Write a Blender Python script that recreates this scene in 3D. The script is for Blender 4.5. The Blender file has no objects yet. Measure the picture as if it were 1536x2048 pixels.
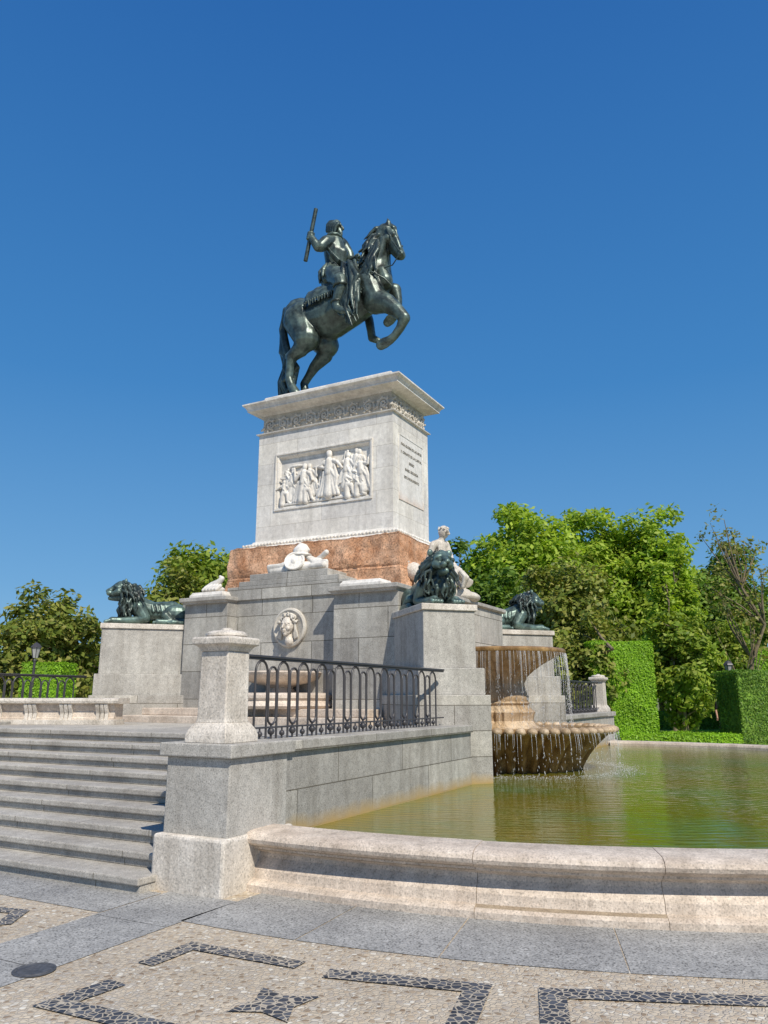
import bpy, bmesh, math, random
import numpy as np
from mathutils import Vector, Matrix, noise
R=math.radians; sin=math.sin; cos=math.cos; PI=math.pi
random.seed(7); np.random.seed(7)
scene=bpy.context.scene; COL=scene.collection
# ---------------------------------------------------------------- photo geometry
F=1530.; SP,CP=.2350,.9720; EYE=1.6
def ray(u,v):
    dx=(u-768)/F; dz=(1024-v)/F
    return Vector((dx, CP-SP*dz, SP+CP*dz))
def at_z(u,v,z):
    d=ray(u,v); t=(z-EYE)/d.z
    return Vector((d.x*t,d.y*t,z))
def at_Y(u,v,Y):
    d=ray(u,v); t=Y/d.y
    return Vector((d.x*t,Y,EYE+d.z*t))
TH=R(28); TH0=-TH
E1=Vector((sin(TH),cos(TH),0)); E2=Vector((-cos(TH),sin(TH),0)); O=Vector((-1.29,6.77,0))
CEN=O+E1*8.6+E2*4.1
def W(x,y,z=0): return CEN-E2*x+E1*y+Vector((0,0,z))
def Lc(p):
    d=p-CEN; return Vector((-d.dot(E2), d.dot(E1), p.z))
CAML=Lc(Vector((0,0,EYE)))
def PX(u,v,y):
    d=ray(u,v); dl=Vector((-d.dot(E2), d.dot(E1), d.z))
    t=(y-CAML.y)/dl.y
    return CAML+dl*t
# ---------------------------------------------------------------- mesh builder
def remesh(me,voxel,sm):
    ob=bpy.data.objects.new('tmp',me); COL.objects.link(ob)
    m=ob.modifiers.new('r','REMESH'); m.mode='VOXEL'; m.voxel_size=voxel
    if sm:
        s=ob.modifiers.new('s','SMOOTH'); s.iterations=sm; s.factor=.5
    dg=bpy.context.evaluated_depsgraph_get(); dg.update()
    me2=bpy.data.meshes.new_from_object(ob.evaluated_get(dg))
    bpy.data.objects.remove(ob); return me2
def box_uv(me):
    uv=me.uv_layers.new(name='UVMap') if not me.uv_layers else me.uv_layers[0]
    vs=me.vertices
    for p in me.polygons:
        n=p.normal
        if abs(n.z)>.75:
            for li in p.loop_indices:
                c=vs[me.loops[li].vertex_index].co; uv.data[li].uv=(c.x,c.y)
        else:
            t=Vector((-n.y,n.x,0)); t.normalize()
            for li in p.loop_indices:
                c=vs[me.loops[li].vertex_index].co; uv.data[li].uv=(c.dot(t),c.z)
class MB:
    def __init__(s): s.v=[]; s.f=[]
    def add(s,vs,fs):
        o=len(s.v); s.v+= [tuple(v) for v in vs]; s.f+=[tuple(i+o for i in f) for f in fs]
    def box(s,x0,x1,y0,y1,z0,z1):
        s.add([(x0,y0,z0),(x1,y0,z0),(x1,y1,z0),(x0,y1,z0),(x0,y0,z1),(x1,y0,z1),(x1,y1,z1),(x0,y1,z1)],
              [(0,3,2,1),(4,5,6,7),(0,1,5,4),(1,2,6,5),(2,3,7,6),(3,0,4,7)]); return s
    def tube(s,pts,rad,n=8,cap=True,closed=False,flat=1.0):
        pts=[Vector(p) for p in pts]; m=len(pts)
        if not hasattr(rad,'__len__'): rad=[rad]*m
        vs=[]; fs=[]; up=None
        for i,p in enumerate(pts):
            if closed: t=pts[(i+1)%m]-pts[i-1]
            else: t=pts[min(i+1,m-1)]-pts[max(i-1,0)]
            if t.length<1e-9: t=Vector((0,0,1))
            t.normalize()
            if up is None:
                up=Vector((0,0,1)) if abs(t.z)<.9 else Vector((1,0,0))
            a=up-t*up.dot(t)
            if a.length<1e-6: a=Vector((1,0,0))-t*t.x
            a.normalize(); b=t.cross(a); up=a
            for k in range(n):
                q=2*PI*k/n
                vs.append(p+a*(cos(q)*rad[i])+b*(sin(q)*rad[i]*flat))
        rng=m if closed else m-1
        for i in range(rng):
            j=(i+1)%m
            for k in range(n):
                l=(k+1)%n
                fs.append((i*n+k,i*n+l,j*n+l,j*n+k))
        if cap and not closed:
            fs.append(tuple(range(n-1,-1,-1))); fs.append(tuple((m-1)*n+k for k in range(n)))
        s.add(vs,fs); return s
    def ell(s,c,r,rot=None,n=12,m=8):
        c=Vector(c)
        if not hasattr(r,'__len__'): r=(r,r,r)
        vs=[Vector((0,0,-r[2]))]
        for i in range(1,m):
            t=-PI/2+PI*i/m
            for k in range(n):
                q=2*PI*k/n
                vs.append(Vector((r[0]*cos(t)*cos(q),r[1]*cos(t)*sin(q),r[2]*sin(t))))
        vs.append(Vector((0,0,r[2])))
        if rot is not None: vs=[rot@v for v in vs]
        vs=[v+c for v in vs]; fs=[]
        for k in range(n): fs.append((0,1+(k+1)%n,1+k))
        for i in range(m-2):
            for k in range(n):
                l=(k+1)%n; a=1+i*n; b=a+n
                fs.append((a+k,a+l,b+l,b+k))
        a=1+(m-2)*n; t=len(vs)-1
        for k in range(n): fs.append((a+k,a+(k+1)%n,t))
        s.add(vs,fs); return s
    def blob(s,ch,n=12):
        for i,(p,r) in enumerate(ch):
            s.ell(p,r,n=n,m=8)
            if i+1<len(ch):
                q,r2=ch[i+1]; s.tube([p,q],[r,r2],n)
        return s
    def lathe(s,prof,n=48,a0=0,a1=2*PI,c=(0,0,0),flute=None,cap=True):
        full=abs(a1-a0-2*PI)<1e-6; cnt=n if full else n+1; m=len(prof); vs=[]; fs=[]
        for i in range(cnt):
            q=a0+(a1-a0)*i/n
            for j,(r,z) in enumerate(prof):
                rr=r
                if flute and flute[2]<=j<=flute[3]: rr=r*(1+flute[0]*abs(cos(q*flute[1]/2))-flute[0])
                vs.append((c[0]+rr*cos(q),c[1]+rr*sin(q),c[2]+z))
        for i in range(n):
            k=(i+1)%cnt
            for j in range(m-1):
                fs.append((i*m+j,k*m+j,k*m+j+1,i*m+j+1))
        if not full and cap:
            fs.append(tuple(range(m))); fs.append(tuple((cnt-1)*m+j for j in range(m-1,-1,-1)))
        s.add(vs,fs); return s
    def rect(s,hx,hy,prof,c=(0,0)):
        vs=[]; fs=[]
        for o,z in prof:
            for sx,sy in ((-1,-1),(1,-1),(1,1),(-1,1)):
                vs.append((c[0]+sx*(hx+o),c[1]+sy*(hy+o),z))
        m=len(prof)
        for i in range(m-1):
            for k in range(4):
                l=(k+1)%4; fs.append((i*4+k,i*4+l,i*4+4+l,i*4+4+k))
        fs.append((3,2,1,0)); fs.append(tuple((m-1)*4+k for k in range(4)))
        s.add(vs,fs); return s
    def build(s,name,m,parent=None,loc=None,rz=0,smooth=None,bevel=0,voxel=0,sm=2,disp=None,normals=True,uv=True):
        me=bpy.data.meshes.new(name); me.from_pydata(s.v,[],s.f)
        if normals:
            bm=bmesh.new(); bm.from_mesh(me); bmesh.ops.recalc_face_normals(bm,faces=bm.faces); bm.to_mesh(me); bm.free()
        if voxel: me=remesh(me,voxel,sm); smooth=180; me.name=name
        if disp:
            me.update(); ns=[v.normal.copy() for v in me.vertices]
            for v,nn in zip(me.vertices,ns): v.co+=nn*disp(v.co)
        me.update()
        if uv: box_uv(me)
        if smooth:
            me.polygons.foreach_set('use_smooth',[True]*len(me.polygons))
            if smooth<180: me.set_sharp_from_angle(angle=R(smooth))
        me.materials.clear(); me.materials.append(m)
        ob=bpy.data.objects.new(name,me); COL.objects.link(ob)
        if parent: ob.parent=parent
        if loc is not None: ob.location=loc
        ob.rotation_euler.z=rz
        if bevel:
            b=ob.modifiers.new('bevel','BEVEL'); b.width=bevel; b.segments=2; b.limit_method='ANGLE'; b.angle_limit=R(40)
        return ob
def tag(o,label=None,cat=None,group=None,kind=None):
    if label: o['label']=label
    if cat: o['category']=cat
    if group: o['group']=group
    if kind: o['kind']=kind
    return o
def thing(name,label,cat,loc=(0,0,0),rot=0,group=None,world=False):
    o=bpy.data.objects.new(name,None); COL.objects.link(o); o.empty_display_size=.2
    o.location=Vector(loc) if world else W(*loc)
    o.rotation_euler.z=rot if world else TH0+rot
    return tag(o,label,cat,group)
def kids(o): return [c for c in bpy.data.objects if c.parent==o]
def copy_tree(o,parent=None):
    ch=kids(o); c=o.copy(); COL.objects.link(c)
    if parent: c.parent=parent
    for k in ch: copy_tree(k,c)
    return c
# ---------------------------------------------------------------- materials
def newmat(name):
    m=bpy.data.materials.new(name); m.use_nodes=True; nt=m.node_tree
    return m,nt,nt.nodes['Principled BSDF']
def nd(nt,t,**k):
    n=nt.nodes.new(t)
    for a,b in k.items(): setattr(n,a,b)
    return n
def noi(nt,vec,scale,detail=6,rough=.6):
    n=nd(nt,'ShaderNodeTexNoise'); n.inputs['Scale'].default_value=scale; n.inputs['Detail'].default_value=detail; n.inputs['Roughness'].default_value=rough
    nt.links.new(vec,n.inputs['Vector']); return n.outputs['Fac']
def ramp(nt,fac,stops):
    r=nd(nt,'ShaderNodeValToRGB'); e=r.color_ramp.elements
    while len(e)<len(stops): e.new(.5)
    for i,(p,c) in enumerate(stops):
        e[i].position=p; e[i].color=(c[0],c[1],c[2],1) if hasattr(c,'__len__') else (c,c,c,1)
    nt.links.new(fac,r.inputs[0]); return r.outputs[0]
def mix(nt,fac,a,b,mode='MIX'):
    n=nd(nt,'ShaderNodeMix',data_type='RGBA',blend_type=mode)
    for s,v in ((n.inputs[0],fac),(n.inputs[6],a),(n.inputs[7],b)):
        if isinstance(v,(int,float)): s.default_value=v
        elif isinstance(v,tuple): s.default_value=(v[0],v[1],v[2],1)
        else: nt.links.new(v,s)
    return n.outputs[2]
def bumpn(nt,b,h,st,dist=.02):
    n=nd(nt,'ShaderNodeBump'); n.inputs['Strength'].default_value=st; n.inputs['Distance'].default_value=dist
    nt.links.new(h,n.inputs['Height']); nt.links.new(n.outputs[0],b.inputs['Normal'])
def mapping(nt,vec,sc):
    n=nd(nt,'ShaderNodeMapping'); n.inputs['Scale'].default_value=sc; nt.links.new(vec,n.inputs['Vector']); return n.outputs[0]
def stone(name,c1,c2,scale=2.5,speck=0,sscale=140,rough=.8,bump=.25,joint=None,streak=0,water=None,mort=.35,wnoise=.2,tone=(.82,1.12)):
    m,nt,b=newmat(name)
    pos=nd(nt,'ShaderNodeNewGeometry').outputs['Position']
    col=ramp(nt,noi(nt,pos,scale,8,.65),[(.3,c1),(.7,c2)])
    fine=noi(nt,pos,scale*9,6,.7)
    col=mix(nt,.5,col,ramp(nt,fine,[(.3,.62),(.7,1.25)]),'MULTIPLY')
    h=fine
    if speck:
        sp=noi(nt,pos,sscale,2,.5)
        col=mix(nt,speck,col,ramp(nt,sp,[(.36,.25),(.46,1.),(.6,1.0),(.68,1.5)]),'MULTIPLY')
    if streak:
        st=noi(nt,mapping(nt,pos,(3,3,.35)),1.6,5,.65)
        col=mix(nt,streak,col,ramp(nt,st,[(.35,(.42,.39,.35)),(.58,(1,1,1))]),'MULTIPLY')
    if joint:
        uvn=nd(nt,'ShaderNodeTexCoord').outputs['UV']
        br=nd(nt,'ShaderNodeTexBrick'); nt.links.new(uvn,br.inputs['Vector'])
        br.inputs['Scale'].default_value=1; br.inputs['Brick Width'].default_value=joint[0]; br.inputs['Row Height'].default_value=joint[1]
        br.inputs['Mortar Size'].default_value=joint[2]; br.inputs['Mortar Smooth'].default_value=.3
        a,c=tone
        br.inputs['Color1'].default_value=(a,a,a*1.01,1); br.inputs['Color2'].default_value=(c,c*.99,c*.965,1); br.inputs['Mortar'].default_value=(mort,mort*.95,mort*.85,1)
        col=mix(nt,1.,col,br.outputs['Color'],'MULTIPLY')
    if water:
        sx=nd(nt,'ShaderNodeSeparateXYZ'); nt.links.new(pos,sx.inputs[0])
        ad=nd(nt,'ShaderNodeMath',operation='MULTIPLY_ADD'); ad.inputs[1].default_value=wnoise; nt.links.new(noi(nt,mapping(nt,pos,(1,1,.4)),3.2,5,.6),ad.inputs[0])
        sb=nd(nt,'ShaderNodeMath',operation='MULTIPLY'); sb.inputs[1].default_value=-1; nt.links.new(sx.outputs[2],sb.inputs[0])
        nt.links.new(sb.outputs[0],ad.inputs[2])
        mr=nd(nt,'ShaderNodeMapRange'); mr.inputs[1].default_value=water[0]; mr.inputs[2].default_value=water[1]; nt.links.new(ad.outputs[0],mr.inputs[0])
        col=mix(nt,mr.outputs[0],col,water[2])
    nt.links.new(col,b.inputs['Base Color']); b.inputs['Roughness'].default_value=rough
    b.inputs['Specular IOR Level'].default_value=.3
    bumpn(nt,b,h,bump,.02); return m
M={}
M['granite']=stone('grey_granite_ashlar',(.37,.355,.325),(.56,.54,.49),1.2,.5,95,joint=(1.15,.52,.008),streak=.40,tone=(.78,1.15))
M['granite_plain']=stone('grey_granite',(.38,.36,.325),(.55,.525,.475),1.6,.55,95,streak=.4)
M['granite_wall']=stone('grey_granite_wall',(.37,.35,.315),(.54,.515,.465),1.4,.55,95,joint=(1.5,.37,.007),streak=.42,water=(-.42,-.25,(.42,.29,.12)),tone=(.8,1.14))
M['granite_step']=stone('grey_granite_step',(.41,.38,.335),(.60,.565,.50),1.6,.5,95,joint=(1.9,20,.006),streak=.2)
M['marble']=stone('weathered_white_marble',(.69,.65,.585),(.89,.855,.79),1.6,.12,60,rough=.6,bump=.12,streak=.36)
M['marble_shaft']=stone('white_marble_blocks',(.72,.685,.625),(.90,.865,.80),1.3,.12,60,rough=.6,bump=.1,joint=(1.3,.47,.004),streak=.30,mort=.6,tone=(.9,1.06))
M['rusty']=stone('rust_streaked_marble',(.72,.69,.64),(.85,.82,.77),1.6,.12,60,rough=.6,bump=.1,streak=.2,water=(-5.40,-5.05,(.60,.42,.30)),wnoise=.5)
M['carved']=stone('carved_stone_frieze',(.42,.375,.30),(.68,.62,.52),5,.2,60,rough=.75,bump=.2,streak=.25)
M['medal']=stone('weathered_carved_stone',(.52,.475,.405),(.74,.69,.605),4,.2,60,rough=.75,bump=.2,streak=.3)
M['limestone']=stone('pinkish_limestone',(.53,.435,.35),(.76,.66,.555),2.2,.4,70,rough=.75,bump=.4,streak=.38)
M['mortar']=stone('dark_joint_mortar',(.26,.20,.14),(.40,.32,.23),6,.3,70)
M['pillar']=stone('pale_limestone',(.56,.505,.43),(.80,.735,.65),2.6,.4,60,rough=.75,bump=.4,streak=.42)
M['salmon']=stone('mottled_salmon_granite',(.46,.215,.105),(.78,.50,.33),3.2,.6,34,rough=.85,bump=.8,streak=.3,joint=(2.6,.66,.006),tone=(.92,1.08))
M['wet']=stone('wet_algae_stone',(.15,.07,.02),(.56,.36,.16),3.5,.3,50,rough=.28,bump=.4,streak=.7)
M['ochre']=stone('ochre_stained_limestone',(.36,.23,.11),(.70,.56,.40),2.4,.3,50,rough=.45,bump=.3,streak=.65)
M['slab']=stone('grey_paving_slab',(.26,.255,.245),(.43,.42,.395),1.3,.8,75,rough=.8,bump=.4)
def pebble(name,scale,cols,mortar,edge):
    m,nt,b=newmat(name); pos=nd(nt,'ShaderNodeNewGeometry').outputs['Position']
    v1=nd(nt,'ShaderNodeTexVoronoi',feature='DISTANCE_TO_EDGE'); v2=nd(nt,'ShaderNodeTexVoronoi')
    for v in (v1,v2): v.inputs['Scale'].default_value=scale; nt.links.new(pos,v.inputs['Vector'])
    sp=nd(nt,'ShaderNodeSeparateColor'); nt.links.new(v2.outputs['Color'],sp.inputs[0])
    pc=ramp(nt,sp.outputs[0],cols)
    ed=ramp(nt,v1.outputs['Distance'],[(edge*.4,0),(edge,1)])
    col=mix(nt,ed,mortar,pc)
    col=mix(nt,.6,col,ramp(nt,noi(nt,pos,.9,6,.6),[(.3,.68),(.7,1.14)]),'MULTIPLY')
    nt.links.new(col,b.inputs['Base Color']); b.inputs['Roughness'].default_value=.6
    bumpn(nt,b,ed,.6,.012); return m
M['mosaic']=pebble('tan_pebble_mosaic',32,[(0,(.26,.18,.11)),(.2,(.54,.43,.30)),(.55,(.64,.54,.40)),(.8,(.44,.38,.31)),(1,(.80,.74,.62))],(.53,.45,.34),.13)
M['dark_pebble']=pebble('dark_pebble_mosaic',23,[(0,(.03,.033,.042)),(.6,(.065,.07,.085)),(1,(.12,.125,.14))],(.50,.43,.33),.11)
def bronze(name,dark,pat):
    m,nt,b=newmat(name); g=nd(nt,'ShaderNodeNewGeometry'); pos=g.outputs['Position']
    col=ramp(nt,noi(nt,pos,4,8,.7),[(.36,dark),(.64,pat)])
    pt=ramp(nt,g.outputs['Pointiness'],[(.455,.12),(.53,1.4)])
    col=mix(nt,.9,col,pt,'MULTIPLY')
    nt.links.new(col,b.inputs['Base Color']); b.inputs['Metallic'].default_value=.35; b.inputs['Roughness'].default_value=.38
    bumpn(nt,b,noi(nt,pos,30,5,.6),.3,.01); return m
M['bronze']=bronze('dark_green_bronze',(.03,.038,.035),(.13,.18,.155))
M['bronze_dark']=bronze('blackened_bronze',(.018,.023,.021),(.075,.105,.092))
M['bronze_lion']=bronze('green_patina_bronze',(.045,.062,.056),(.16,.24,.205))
def plain(name,c,rough=.5,metal=0,var=.2,sc=8):
    m,nt,b=newmat(name); pos=nd(nt,'ShaderNodeNewGeometry').outputs['Position']
    lo=tuple(x*(1-var) for x in c); hi=tuple(x*(1+var) for x in c)
    nt.links.new(ramp(nt,noi(nt,pos,sc,5,.6),[(.3,lo),(.7,hi)]),b.inputs['Base Color'])
    b.inputs['Roughness'].default_value=rough; b.inputs['Metallic'].default_value=metal; return m
M['iron']=plain('black_painted_iron',(.05,.047,.05),.45)
M['letter']=plain('dark_bronze_lettering',(.24,.22,.185),.6)
M['bark']=plain('grey_brown_bark',(.18,.14,.09),.9,0,.4,6)
M['skin']=plain('skin',(.45,.25,.17),.6)
M['cloth_black']=plain('black_clothing',(.012,.012,.014),.8)
M['hair']=plain('dark_hair',(.03,.02,.015),.7)
M['lampglass']=plain('frosted_lamp_glass',(.35,.35,.33),.3)
M['cover']=plain('worn_iron_cover',(.10,.10,.105),.6,.3,.4,30)
M['earth']=plain('garden_earth',(.15,.15,.05),.95,0,.4,.8)
M['lawn']=plain('short_green_grass',(.16,.28,.035),.95,0,.45,5)
M['path']=plain('sandy_path',(.42,.35,.26),.95,0,.2,2)
def leafmat(name,c1,c2,c3,tr=.3):
    m,nt,b=newmat(name); g=nd(nt,'ShaderNodeNewGeometry')
    col=ramp(nt,g.outputs['Random Per Island'],[(0,c1),(.5,c2),(1,c3)])
    col=mix(nt,.8,col,ramp(nt,noi(nt,g.outputs['Position'],.7,3,.6),[(.35,.72),(.65,1.3)]),'MULTIPLY')
    nt.links.new(col,b.inputs['Base Color']); b.inputs['Roughness'].default_value=.5; b.inputs['Specular IOR Level'].default_value=.3
    t=nd(nt,'ShaderNodeBsdfTranslucent'); nt.links.new(mix(nt,1.,col,(1.3,1.3,.7),'MULTIPLY'),t.inputs[0])
    mx=nd(nt,'ShaderNodeMixShader'); mx.inputs[0].default_value=tr
    nt.links.new(b.outputs[0],mx.inputs[1]); nt.links.new(t.outputs[0],mx.inputs[2])
    nt.links.new(mx.outputs[0],nt.nodes['Material Output'].inputs[0]); return m
M['leaf_bright']=leafmat('bright_green_leaves',(.20,.33,.025),(.33,.45,.045),(.46,.56,.08),.45)
M['leaf_mid']=leafmat('mid_green_leaves',(.14,.23,.022),(.24,.335,.04),(.35,.40,.06),.4)
M['leaf_dark']=leafmat('dark_green_leaves',(.08,.16,.02),(.14,.235,.03),(.22,.31,.046),.34)
M['leaf_mag']=leafmat('olive_magnolia_leaves',(.12,.17,.024),(.22,.265,.04),(.34,.32,.085),.32)
M['leaf_sparse']=leafmat('sparse_dry_leaves',(.18,.21,.03),(.28,.29,.06),(.36,.31,.11),.3)
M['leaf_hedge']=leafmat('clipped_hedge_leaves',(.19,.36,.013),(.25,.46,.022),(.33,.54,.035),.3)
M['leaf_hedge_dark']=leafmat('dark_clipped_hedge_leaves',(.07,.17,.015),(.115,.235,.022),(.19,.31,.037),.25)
M['hedge_core']=plain('hedge_core',(.13,.27,.014),.95)
def watermat():
    m,nt,b=newmat('murky_green_water'); pos=nd(nt,'ShaderNodeNewGeometry').outputs['Position']
    col=ramp(nt,noi(nt,pos,.5,6,.65),[(.3,(.20,.145,.008)),(.5,(.15,.15,.012)),(.68,(.10,.185,.05))])
    nt.links.new(col,b.inputs['Base Color']); b.inputs['Roughness'].default_value=.02; b.inputs['IOR'].default_value=1.5
    h=noi(nt,mapping(nt,pos,(1,2.6,1)),4.2,4,.5)
    wv=nd(nt,'ShaderNodeTexWave',wave_type='RINGS',rings_direction='Z'); wv.inputs['Scale'].default_value=2.2; wv.inputs['Distortion'].default_value=2.5; wv.inputs['Detail'].default_value=3
    mp=nd(nt,'ShaderNodeMapping'); c=W(3.65,0); mp.inputs['Location'].default_value=(-c.x,-c.y,0); nt.links.new(pos,mp.inputs['Vector']); nt.links.new(mp.outputs[0],wv.inputs['Vector'])
    hh=nd(nt,'ShaderNodeMath',operation='MULTIPLY_ADD'); hh.inputs[1].default_value=.16; nt.links.new(wv.outputs['Fac'],hh.inputs[0]); nt.links.new(h,hh.inputs[2])
    bumpn(nt,b,hh.outputs[0],.19,.05); return m
M['water']=watermat()
def dropmat():
    m,nt,b=newmat('falling_water_drops'); b.inputs['Base Color'].default_value=(.85,.86,.87,1); b.inputs['Roughness'].default_value=.15
    b.inputs['Transmission Weight'].default_value=.4; b.inputs['IOR'].default_value=1.33; return m
M['drop']=dropmat()
# ---------------------------------------------------------------- camera, world, sun
cam=bpy.data.cameras.new('camera'); co=bpy.data.objects.new('camera',cam); COL.objects.link(co)
co.location=(0,0,EYE); co.rotation_euler=(PI/2+math.asin(SP),0,0)
cam.sensor_fit='VERTICAL'; cam.sensor_height=24; cam.lens=24*F/2048; cam.clip_end=3000; cam.clip_start=.05
scene.camera=co
SUNAZ=R(154); SUNEL=R(47)
sd=Vector((sin(SUNAZ)*cos(SUNEL),cos(SUNAZ)*cos(SUNEL),sin(SUNEL)))
sl=bpy.data.lights.new('sun','SUN'); sl.energy=4.7; sl.angle=R(.53); sl.color=(1,.93,.81)
so=bpy.data.objects.new('sun',sl); COL.objects.link(so); so.rotation_euler=sd.to_track_quat('Z','Y').to_euler(); so.location=(10,-10,30)
w=bpy.data.worlds.new('World'); scene.world=w; w.use_nodes=True; nt=w.node_tree
sky=nd(nt,'ShaderNodeTexSky'); sky.sky_type='NISHITA'; sky.sun_disc=False; sky.sun_elevation=SUNEL; sky.sun_rotation=SUNAZ
sky.air_density=1.0; sky.dust_density=.4; sky.ozone_density=3.0
tc=nd(nt,'ShaderNodeTexCoord'); sx=nd(nt,'ShaderNodeSeparateXYZ'); nt.links.new(tc.outputs['Generated'],sx.inputs[0])
gr=ramp(nt,sx.outputs[2],[(0,(.19,.42,.67)),(.13,(.115,.335,.63)),(.38,(.040,.22,.54)),(.78,(.013,.12,.41))])
gr=mix(nt,1.,gr,(6.67,6.67,6.67),'MULTIPLY')
bg=nt.nodes['Background']; nt.links.new(mix(nt,.88,sky.outputs[0],gr),bg.inputs[0]); bg.inputs[1].default_value=.15
try:
    scene.view_settings.view_transform='Standard'; scene.view_settings.look='None'
except Exception as e: print(e)
# ---------------------------------------------------------------- setting: ground sheets
def sheet(name,polys,z,m,kind='structure',uv=True):
    mb=MB()
    for p in polys: mb.add([(q[0],q[1],z) for q in p],[tuple(range(len(p)))])
    return tag(mb.build(name,m,normals=False),kind=kind)
g=2000
sheet('ground',[[(-g,-g),(g,-g),(g,g),(-g,g)]],0,M['earth'])
def wl(pts): return [W(*p).xy for p in pts]
sheet('plaza_pavement',[wl([(-40,-40),(40,-40),(40,-4),(12.5,-4),(-40,-4)])],.004,M['mosaic'])
# slab band around basin and strips
PCX,PCY=4.6,-.2
slabs=[]
def arc_slab(a0,a1,r0,r1):
    n=6; P=[]
    for i in range(n+1):
        a=a0+(a1-a0)*i/n; P.append(W(PCX+r0*cos(a),PCY+r0*sin(a)).xy)
    for i in range(n,-1,-1):
        a=a0+(a1-a0)*i/n; P.append(W(PCX+r1*cos(a),PCY+r1*sin(a)).xy)
    slabs.append(P[::-1])
a=R(-92.5)
random.seed(3)
while a<R(25):
    st=R(random.choice([5.2,6.4,7.3,8.1])); arc_slab(a+.0006,a+st-.0006,8.03,9.05); a+=st
def rslab(x0,x1,y0,y1): slabs.append(wl([(x0,y0),(x1,y0),(x1,y1),(x0,y1)]))
y=-8.62
while y>-16:
    st=random.choice([1.0,1.3,.8]); rslab(3.53,4.24,y-st+.006,y); y-=st
x=3.515
while x>-10:
    st=random.choice([1.1,1.5,.9]); rslab(x-st+.006,x,-9.36,-8.7); x-=st
sheet('paving_slab_band',slabs,.008,M['slab'])
# dark pebble motifs, drawn on the ground plane
def motif(pxs,wid):
    pts=[at_z(u,v,0) for u,v in pxs]; L=[];Rr=[]
    for i,p in enumerate(pts):
        if i==0: d=(pts[1]-p).normalized(); nrm=Vector((-d.y,d.x,0)); k=1
        elif i==len(pts)-1: d=(p-pts[i-1]).normalized(); nrm=Vector((-d.y,d.x,0)); k=1
        else:
            d1=(p-pts[i-1]).normalized(); d2=(pts[i+1]-p).normalized()
            n1=Vector((-d1.y,d1.x,0)); n2=Vector((-d2.y,d2.x,0)); nrm=(n1+n2).normalized(); k=1/max(.3,nrm.dot(n1))
        L.append((p+nrm*wid*k/2).xy); Rr.append((p-nrm*wid*k/2).xy)
    return [[L[i],Rr[i],Rr[i+1],L[i+1]] for i in range(len(pts)-1)]
mo=[]
mo+=motif([(290,1932),(385,1895),(600,1934)],.13)
mo+=motif([(235,1968),(110,2012),(420,2085)],.15)
mo+=motif([(652,1950),(955,1980),(905,2090)],.15)
mo+=motif([(1115,2085),(1105,1990),(1536,2007),(1750,2012)],.15)
mo+=motif([(-40,1818),(40,1826),(10,1848),(-40,1852)],.12)
c=at_z(548,2012,0); st=[]
for k in range(8):
    q=k*PI/4+.4; rr=.26 if k%2==0 else .12
    st.append((c.x+rr*cos(q),c.y+rr*sin(q)))
mo.append(st)
sheet('dark_pebble_pattern',mo,.012,M['dark_pebble'])
# round cover set in the paving
c=at_z(68,1944,0)
o=MB().lathe([(0,0),(.125,0),(.125,.004),(.112,.005),(.108,.002),(.10,.002),(.097,.005),(.05,.005),(.045,.003),(.0,.003)],36).build('drain_cover',M['cover'],loc=(c.x,c.y,.0095),smooth=30)
tag(o,'small round dark cover set in the paving at bottom left','drain cover')
# garden sheets beyond the basin
sheet('lawn',[[(4,26.5),(60,26.5),(60,75),(4,75)]],.004,M['lawn'])
sheet('garden_path',[[(3,21),(60,21),(60,25.2),(3,25.2)]],.008,M['path'])
# ---------------------------------------------------------------- platform, staircase
mb=MB().box(-14,3.25,-6.0,6.3,-.02,1.150); tag(mb.build('platform',M['granite_step'],loc=W(0,0),rz=TH0),kind='structure')
st=thing('staircase','wide flight of nine grey granite steps rising to the monument platform','stairs',(0,0,0))
NS=9; RIS=1.152/NS; TRD=2.52/(NS-1)
for i in range(NS):
    y0=-8.84+i*TRD; z=(i+1)*RIS
    mb=MB(); yb=y0+.62 if i<NS-1 else -5.6; xe=3.375 if i==0 else 3.345
    mb.box(-9,xe-.012,y0+.035,yb,z-RIS-(.0 if i else .02),z-.060)
    mb.box(-9,xe,y0,yb-.001,z-.060,z+(.002 if i==NS-1 else 0))
    mb.build('step',M['granite_step'],st,bevel=.012)
# ---------------------------------------------------------------- parapet walls with end piers
def parapet(name,label,sy,sx=1,dx=0):
    t=thing(name,label,'wall',(dx,0,0))
    X=lambda a,b:(min(a*sx,b*sx),max(a*sx,b*sx))
    Y=lambda a,b:(min(a*sy,b*sy),max(a*sy,b*sy))
    def bx(x0,x1,y0,y1,z0,z1): 
        mb=MB(); xs=X(x0,x1); ys=Y(y0,y1); mb.box(xs[0],xs[1],ys[0],ys[1],z0,z1); return mb
    bx(3.20,4.035,7.72,3.0,-.02,1.092).build('wall_body',M['granite_wall'],t,bevel=.006)
    bx(3.34,4.05,8.55,7.70,.44,1.09).build('end_pier',M['granite_plain'],t,bevel=.012)
    bx(3.30,4.085,8.63,7.62,-.02,.45).build('pier_base',M['pillar'],t,bevel=.025)
    bx(3.285,4.10,8.60,7.64,1.09,1.205).build('coping',M['granite_plain'],t,bevel=.012)
    bx(3.36,4.085,7.64,3.02,1.094,1.20).build('coping',M['granite_wall'],t,bevel=.012)
    return t
parapet('parapet_wall','grey granite parapet wall between the staircase and the pool, nearest the camera',-1)
FD=-.34
parapet('parapet_wall','far granite parapet wall behind the fountain bowls',1,1,FD)
parapet('parapet_wall','granite parapet wall at left edge behind the stone bench',-1,-1)
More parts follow.
